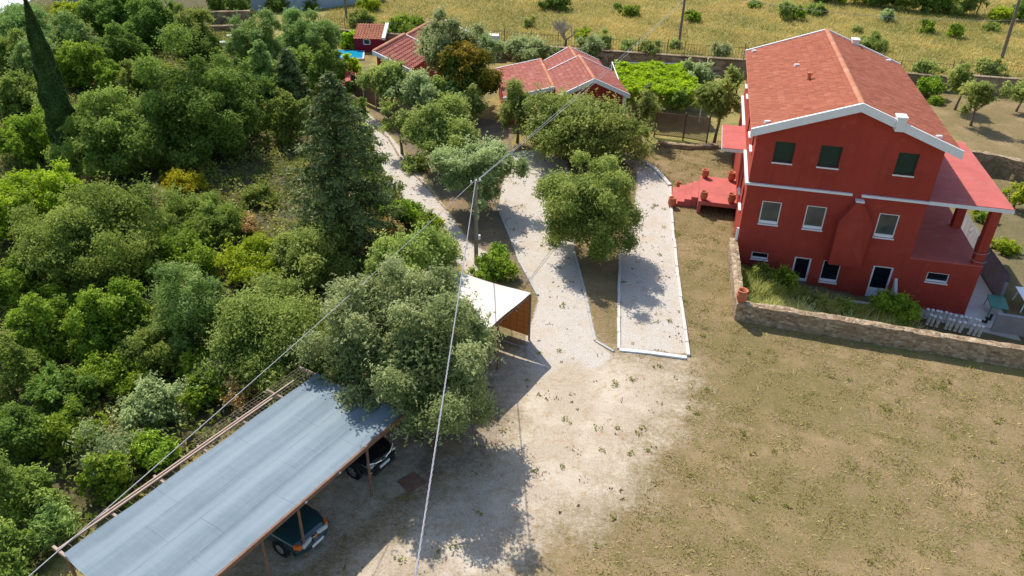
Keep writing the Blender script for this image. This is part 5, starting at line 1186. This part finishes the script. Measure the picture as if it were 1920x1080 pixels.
# forest on the left
FT = [
 ('feather', (-30, 28, 110, 98), 'feathery bright green tree before the white roofed building'), ('feather', (86, 42, 172, 128), 'feathery grey-green tree right behind the cypress'),
 ('lime', (104, 6, 166, 40), 'small yellow-green tree near the blue-grey shed'), ('oak', (160, -18, 262, 72), 'dark green tree at the top edge right of the blue-grey shed'),
 ('oak', (245, 2, 345, 100), 'rounded green tree at the top, left half of the big pair'), ('dome', (320, 15, 398, 115), 'olive-green tree at the top beside the stone terrace walls'),
 ('oak', (178, 58, 268, 140), 'mid green tree below the dark top-edge tree'), ('dome', (-10, 62, 75, 142), 'brownish olive tree at the left edge below the feathery one'),
 ('feather', (30, 78, 110, 155), 'blue-green tree left of the upper cypress'), ('vivid', (110, 82, 192, 178), 'bright green tree right of the upper cypress'),
 ('vivid', (184, 120, 236, 186), 'small bright green tree between two grey-olive ones'), ('dome', (222, 122, 312, 182), 'grey-olive low tree left of the big round tree'),
 ('lime', (262, 116, 312, 146), 'little yellow-green bush above the big round tree'), ('oak', (335, 62, 412, 122), 'dark leafy tree left of the top clearing'),
 ('oak', (290, 106, 486, 318), 'biggest round dark green tree in the middle of the wood'), ('dome', (142, 176, 332, 348), 'large olive-green tree left of the biggest round tree'),
 ('dome', (-20, 138, 82, 218), 'olive-brown tree at the left edge beside the cypress foot'), ('olive', (72, 165, 122, 232), 'small grey tree touching the cypress on its left'),
 ('vivid', (12, 215, 122, 312), 'bright green tree left of the cypress foot'), ('lime', (-30, 304, 156, 462), 'smooth vivid yellow-green dome shaped tree at the left edge'),
 ('dome', (42, 352, 308, 558), 'large grey-olive dome shaped tree in the lower wood'), ('scrub' if False else 'dome', (305, 372, 442, 462), 'yellowish olive bush below the yellow flowers'),
 ('broom', (292, 328, 374, 366), 'yellow flowering broom bush in the clearing'), ('dry', (270, 346, 326, 402), 'leafless grey shrub left of the yellow broom'),
 ('rustb', (154, 328, 202, 360), 'reddish-brown dry shrub below the cypress'), ('feather', (440, 28, 530, 178), 'feathery blue-green tree beside the top clearing'),
 ('feather', (522, 30, 628, 130), 'wide feathery tree behind the conifers near the pool'), ('dome', (515, 85, 600, 185), 'olive-green tree between the narrow conifers and the pool'),
 ('oak', (586, 80, 650, 200), 'dark tree left of the pool at the upper end of the path'), ('dome', (500, 165, 580, 285), 'pale olive tree leaning on the left side of the big conifer'),
 ('vivid', (258, 440, 402, 530), 'fresh green low bush right of the grey-olive dome'), ('lime', (405, 452, 560, 535), 'vivid yellow-green bush in the centre of the lower wood'),
 ('olive', (518, 428, 652, 545), 'grey-green olive tree at the foot of the big conifer'), ('rustb', (425, 405, 480, 440), 'yellow-brown low scrub bush in the clearing'),
 ('dome', (452, 352, 515, 392), 'low olive-brown bush in the clearing left of the big conifer'), ('feather', (282, 490, 425, 690), 'tall willow-like green tree with a grey trunk in the lower wood'),
 ('olive', (408, 538, 622, 722), 'wide feathery olive tree left of the big silvery olives'), ('vivid', (138, 532, 282, 682), 'fresh green tree below the grey-olive dome'),
 ('vivid', (22, 565, 142, 690), 'fresh green tree near the left edge, under the dome trees'), ('vivid', (-30, 490, 82, 590), 'green tree at the left edge below the yellow-green dome'),
 ('vivid', (62, 540, 150, 612), 'small green tree wedged under the grey-olive dome'), ('dome', (-40, 620, 60, 770), 'dark olive tree at the left edge, middle height'),
 ('vivid', (156, 655, 272, 745), 'green tree above the silver-grey sparse shrub'), ('dome', (222, 615, 345, 720), 'olive tree right of the two fresh green trees'),
 ('silver', (368, 668, 428, 740), 'pale silver shrub left of the silvery olives'), ('silver', (236, 712, 342, 818), 'grey-olive tree above the carport rail'),
 ('vivid', (92, 775, 190, 872), 'green tree left of the silver-grey sparse shrub'), ('oak', (60, 690, 170, 790), 'dark green tree in the hollow at the left'),
 ('sparse', (148, 785, 262, 905), 'sparse silver-grey tree with bare twigs by the carport rail'), ('dome', (-25, 862, 102, 1005), 'light olive-green tree at the lower left edge'),
 ('feather', (66, 945, 140, 1045), 'low feathery shrub at the near left corner of the carport'), ('dome', (-30, 985, 72, 1100), 'olive shrub in the bottom left corner'),
 ('vivid', (240, 812, 330, 885), 'green shrub beside the middle of the carport rail'), ('rustb', (415, 695, 500, 765), 'brown and yellow weedy bush beside the far carport rail'),
 ('vivid', (345, 700, 420, 775), 'small green bush beside the brown weedy one'), ('oak', (-30, 745, 90, 880), 'dark green tree at the left edge above the light olive-green one'),
 ('vivid', (330, 655, 400, 720), 'green bush below the willow-like tree'), ('dome', (470, 505, 560, 575), 'olive bush between the yellow-green bush and the feathery olive'),
 ('oak', (395, 120, 460, 175), 'dark bush behind the biggest round tree'), ('dome', (0, 700, 0, 0), ''), ('oak', (470, 620, 600, 740), 'dark shaded bush below the wide feathery olive'),
 ('vivid', (160, 855, 240, 950), 'green weedy shrub right of the light olive-green tree'), ('oak', (385, -22, 425, 35), 'dark tree at the top edge above the stone terrace walls'),
 ('oak', (425, -12, 475, 42), 'second dark tree at the top edge, right of the first over the terrace walls'), ('oak', (498, -15, 545, 24), 'dark tree growing before the blue-grey wall'),
 ('oak', (546, -12, 600, 18), 'dark bush at the top before the blue-grey wall'), ('dome', (650, 22, 700, 55), 'olive bush at the foot of the distant utility pole'),
 ('lime', (672, -5, 716, 24), 'green bush at the top right of the distant utility pole'), ('vivid', (720, 34, 790, 78), 'bright green vine behind the ridge of the poolside cottage'),
 ('vine', (640, 60, 672, 96), 'yellow-green vine hanging on the left of the red hut'), ('vine', (716, 55, 752, 80), 'yellow-green vine right of the red hut roof'),
 ('vine', (676, 56, 706, 74), 'yellow-green creeper lying on the red hut roof'), ('vine', (638, 108, 672, 145), 'yellow-green small tree in front of the pool'),
]
DEAD = {'dry', 'rustb', 'broom'}
for kd, box, lb in FT:
    if not lb: continue
    isT = 'tree' in lb.split() ; nm = ('tree' if isT else SH)
    if kd in ('olive', 'silver', 'sparse') and isT: nm = OT
    T(nm, kd, box, lb, 'tree' if isT else 'bush', fill=1.09, bark='twig' if kd in ('sparse', 'dry') else 'bark')
# orchard east of the red house
for box, base, lb in (((1778, 118, 1832, 190), (1790, 206), 'olive tree nearest the boundary wall in the orchard, left of the pair'), ((1810, 142, 1868, 222), (1820, 236), 'olive tree nearest the retaining wall in the orchard, right of the pair'),
                      ((1832, 108, 1886, 150), (1862, 162), 'low olive tree behind the orchard pair at the boundary wall'), ((1894, 152, 1935, 196), (1905, 209), 'small olive tree at the right edge of the orchard'),
                      ((1716, 118, 1758, 150), (1738, 160), 'olive tree at the boundary wall beside the far roof corner')):
    T(OT, 'olive', box, lb, 'tree', base)
T(SH, 'vivid', (1712, 142, 1768, 188), 'green bush below the boundary wall beside the far roof corner', 'bush'); T(SH, 'vivid', (1742, 182, 1768, 196), 'small leafy plant beside the tiled roof slope in the orchard', 'bush')
T(SH, 'lime', (1826, 392, 1850, 415), 'green bush beyond the outer terrace pillar', 'bush'); T(SH, 'lime', (1880, 340, 1935, 400), 'low green weeds at the right edge below the retaining wall', 'bush')
T(SH, 'lime', (1858, 448, 1912, 478), 'low green weeds beside the thin grey wall', 'bush'); T(SH, 'dome', (1832, 400, 1870, 418), 'dry grassy clump below the terrace roof corner', 'bush')
T(SH, 'dome', (1405, 490, 1450, 530), 'olive weedy shrub in the upper left corner of the walled plot', 'bush'); T(SH, 'vivid', (1448, 500, 1496, 545), 'fresh green weed clump in the walled plot left of the parapet', 'bush')
T(SH, 'olive', (1500, 548, 1545, 582), 'dark weed clump before the parapet in the walled plot, left of two', 'bush'); T(SH, 'dome', (1560, 560, 1610, 594), 'dark weed clump before the parapet in the walled plot, right of two', 'bush')
T(SH, 'vivid', (1632, 540, 1724, 608), 'dense green bush at the corner of the sunken basement entrance', 'bush')
# bushes in the field
for kd, box, lb in (('oak', (1012, -18, 1072, 22), 'dark round bush at the top edge of the field'), ('vivid', (1164, 13, 1200, 32), 'bright green bush in the field left of the slim pole'), ('vivid', (1280, 21, 1314, 42), 'bright green bush just right of the slim pole'),
  ('olive', (980, 37, 1002, 53), 'small grey bush in the field behind the cottage'), ('oak', (1152, 8, 1164, 18), 'tiny dark bush in the field above the bright green one'), ('olive', (1455, 3, 1488, 42), 'grey-green bush at the upper middle of the field, left of a pair'),
  ('vivid', (1484, 8, 1508, 42), 'greener bush of the pair at the upper middle of the field'), ('dome', (1510, 8, 1552, 30), 'flat yellowish bush right of the pair in the field'), ('silver', (1650, 18, 1677, 43), 'round blue-grey bush in the field'),
  ('vivid', (1724, 34, 1753, 65), 'upright green bush in the field, left of two alike'), ('vivid', (1778, 42, 1808, 75), 'upright green bush in the field, right of two alike'), ('olive', (1614, 63, 1660, 97), 'dark olive bush right behind the far gable of the red house'),
  ('dome', (1844, 44, 1876, 60), 'low yellow-green bush left of the leaning dark pole'), ('olive', (1598, 50, 1614, 62), 'tiny blue-green bush beyond the ridge of the red house'), ('olive', (1258, 78, 1275, 92), 'small bush at the foot of the slim pole'),
  ('dome', (1400, 3, 1430, 16), 'low bush at the top of the field above the far gable'), ('olive', (1160, 78, 1190, 98), 'small green bush behind the railing near the cables')):
    T(SH, kd, box, lb, 'bush', fill=.95)
# trees along the upper right edge
for kd, box, lb in (('oak', (1518, -40, 1580, 10), 'leftmost dark tree of the row along the top right edge'), ('lime', (1572, -42, 1640, 14), 'lighter green tree second in the row along the top right edge'), ('oak', (1622, -45, 1690, 20), 'dark tree third in the row along the top right edge'),
  ('dome', (1672, -35, 1735, 28), 'grey-brown tree in the row above the upright field bushes'), ('oak', (1722, -35, 1790, 30), 'dark tree in the row left of the broad dark cypress'), ('olive', (1772, -30, 1835, 36), 'grey-green tree touching the broad dark cypress'),
  ('cypress' if False else 'oak', (1826, -60, 1858, 38), 'broad very dark upright tree in the row at the top right'), ('lime', (1855, 12, 1905, 45), 'bright green bush right of the broad very dark tree'), ('oak', (1896, -5, 1960, 48), 'dark bush at the right end of the top row')):
    T('tree' if 'tree' in lb else SH, kd, box, lb, 'tree' if 'tree' in lb else 'bush')

# ------------------------------------------------------------------ ground cover that nobody could count
def inside(P, x, y): return sdist(P, x, y) > 0
def scatter(n, xr, yr, ok, seed):
    rng = np.random.default_rng(seed); x = rng.uniform(*xr, n); y = rng.uniform(*yr, n); kmask = ok(x, y); return x[kmask], y[kmask], rng
# low scrub under the trees
FP = poly(FOREST); x, y, rng = scatter(52000, (-70, 2), (12, 100), lambda x, y: inside(FP, x, y) & (np.sin(x * .9 + 1) * np.sin(y * .7) + .5 * np.sin(x * 2.1 + y * 1.7) > -.75) & (sdist(poly(CARP), x, y) < 0), 21)
pl = rng.normal(0, .2, (len(x), 5, 3)); hh = .15 + .55 * (np.sin(x * 1.3) * np.cos(y * 1.1) * .5 + .5)
P = np.stack([np.repeat(x, 5) + pl[..., 0].ravel(), np.repeat(y, 5) + pl[..., 1].ravel(), np.repeat(hh, 5) * rng.uniform(.1, 1.3, len(x) * 5)], 1)
V, Q, TT = leaves(P, np.tile([0, 0, 1.], (len(P), 1)), .26, .11, rng, np.clip(np.repeat(.45 + .3 * np.sin(x * .8) * np.cos(y * .9), 5) + rng.normal(0, .18, len(P)), 0, 1), .9)
tag(link('undergrowth', npmesh('undergrowth', V, Q, LEAF['scrub'], {'tint': TT})), kind='stuff')
def blades(x, y, z, h, wd, rng, lean=.35):
    n = len(x); th = rng.uniform(0, 2 * np.pi, n); dx, dy = np.cos(th) * wd / 2, np.sin(th) * wd / 2; lx, ly = rng.normal(0, lean, n) * h, rng.normal(0, lean, n) * h
    V = np.stack([np.stack([x - dx, y - dy, z], 1), np.stack([x + dx, y + dy, z], 1), np.stack([x + dx * .3 + lx, y + dy * .3 + ly, z + h], 1), np.stack([x - dx * .3 + lx, y - dy * .3 + ly, z + h], 1)], 1).reshape(-1, 3)
    return V, np.arange(4 * n).reshape(n, 4)
# tall grass in the walled plot
x, y, rng = scatter(60000, (11, 26), (28, 40), lambda x, y: inside(np.array([WALL_A + [.45, 0], WALL_B + [.4, .4], WALL_C + [0, .4], hw(-2.9, -5)[:2], hw(-3.4, -1.5)[:2], hw(-10.1, -1.5)[:2], hw(-10.1, -.2)[:2]]), x, y), 31)
u, v = huv(x, y); dens = .5 + .5 * np.sin(x * 1.6 + 1) * np.sin(y * 1.9); keep = rng.random(len(x)) < np.clip(.35 + dens, 0, 1); x, y, u, v = x[keep], y[keep], u[keep], v[keep]
cl = rng.uniform(0, 1, (260, 2)) * [15, 12] + [11, 28]; dd = np.full(len(x), 9.); ci = np.zeros(len(x), int)
for i_, (cx_, cy_) in enumerate(cl):
    q_ = np.hypot(x - cx_, y - cy_); sel_ = q_ < dd; dd[sel_] = q_[sel_]; ci[sel_] = i_
chh = rng.uniform(.25, 1.05, 260)[ci]; z = gz(x, y); h = chh * np.clip(1.25 - dd * 1.3, .25, 1.) * rng.uniform(.5, 1.15, len(x)) * np.clip(.5 + (-v - 1.4) * .4, .4, 1); V, Q = blades(x, y, z, h, .04, rng, .5)
straw = np.clip(-(v + 1.6) / 2.6, 0, 1) * np.clip((u + 12.) / 2.5, 0, 1); tint = np.clip(.22 + .62 * straw * (rng.uniform(.3, 1.3, 260)[ci]) + rng.normal(0, .12, len(x)) + rng.normal(0, .12, 260)[ci], 0, 1)
tag(link('tall_grass', npmesh('tall_grass', V, Q, LEAF['grass'], {'tint': np.repeat(tint, 4)})), kind='stuff')
# field grass
x, y, rng = scatter(230000, (-24, 75), (72, 140), lambda x, y: (y > 80 - x * .17) & ~inside(FP, x, y), 41); keep = rng.random(len(x)) < np.clip(1.25 - (y - 75) / 80, .25, 1); x, y = x[keep], y[keep]
V, Q = blades(x, y, gz(x, y), rng.uniform(.12, .36, len(x)), .09, rng, .6); tint = np.clip(.45 + .28 * np.sin(x * .35 + 1.5 * np.sin(y * .2)) * np.sin(y * .3 + x * .1) + .22 * np.sin(x * .93 + 2 * np.sin(y * .41)) * np.sin(y * .77 - x * .3) - .25 * (np.sin(x * .11 + 2) * np.sin(y * .13 + 1) > .45) + rng.normal(0, .14, len(x)), 0, 1)
tag(link('field_grass', npmesh('field_grass', V, Q, LEAF['field'], {'tint': np.repeat(tint, 4)})), kind='stuff')
# short lawn blades and weeds
LP = poly(LAWN); x, y, rng = scatter(240000, (2, 32), (15, 60), lambda x, y: inside(LP, x, y) & (sdist(PIT, x, y) < -.25), 51)
pn = np.sin(x * 1.9 + 2.2 * np.sin(y * .8)) * np.sin(y * 2.3 + 1.7 * np.sin(x * .9)) + .6 * np.sin(x * 4.3 + y * 2.1) * np.sin(y * 5.1 - x * 1.2); keep = rng.random(len(x)) < np.clip(.45 + .5 * pn, .05, 1); x, y, pn = x[keep], y[keep], pn[keep]
V, Q = blades(x, y, gz(x, y), rng.uniform(.025, .07, len(x)) * (1 + .3 * pn), .034, rng, 1.); tint = np.clip(.45 - .28 * np.clip(pn, -1, 1) + rng.normal(0, .25, len(x)), 0, 1)
tag(link('lawn_grass', npmesh('lawn_grass', V, Q, LEAF['lawn'], {'tint': np.repeat(tint, 4)})), kind='stuff')
x, y, rng = scatter(950, (-9, 32), (13, 60), lambda x, y: (inside(LP, x, y) | inside(poly(YARD), x, y) | inside(poly(LANE), x, y)) & (sdist(PIT, x, y) < -.3) & (np.sin(x * 1.3 + 2) * np.sin(y * 1.7) > .1), 61)
pl = rng.normal(0, .09, (len(x), 14, 2)); n = len(x) * 14; P = np.stack([np.repeat(x, 14) + pl[..., 0].ravel(), np.repeat(y, 14) + pl[..., 1].ravel(), rng.uniform(.02, .09, n)], 1)
V, Q, TT = leaves(P, np.tile([0, 0, 1.], (n, 1)), .11, .05, rng, rng.uniform(.1, .9, n), .6); tag(link('weeds', npmesh('weeds', V, Q, LEAF['scrub'], {'tint': TT})), kind='stuff')
# litter and stones
x, y, rng = scatter(650, (-12, 16), (13, 60), lambda x, y: (inside(poly(YARD), x, y) | inside(poly(LANE), x, y) | inside(poly(BED), x, y) | inside(poly(PATHP), x, y) | inside(poly(UNDER), x, y)), 71)
sz = rng.exponential(.10, len(x)).clip(.04, .35); pl = rng.normal(0, 1, (len(x), 7, 2)) * sz[:, None, None]; x = (x[:, None] + pl[..., 0]).ravel(); y = (y[:, None] + pl[..., 1]).ravel()
n = len(x); P = np.stack([x, y, rng.uniform(.015, .04, n)], 1); V, Q, TT = leaves(P, np.tile([0, 0, 1.], (n, 1)), .075, .05, rng, rng.uniform(0, .5, n), .35); tag(link('leaf_litter', npmesh('leaf_litter', V, Q, LEAF['litter'], {'tint': TT})), kind='stuff')
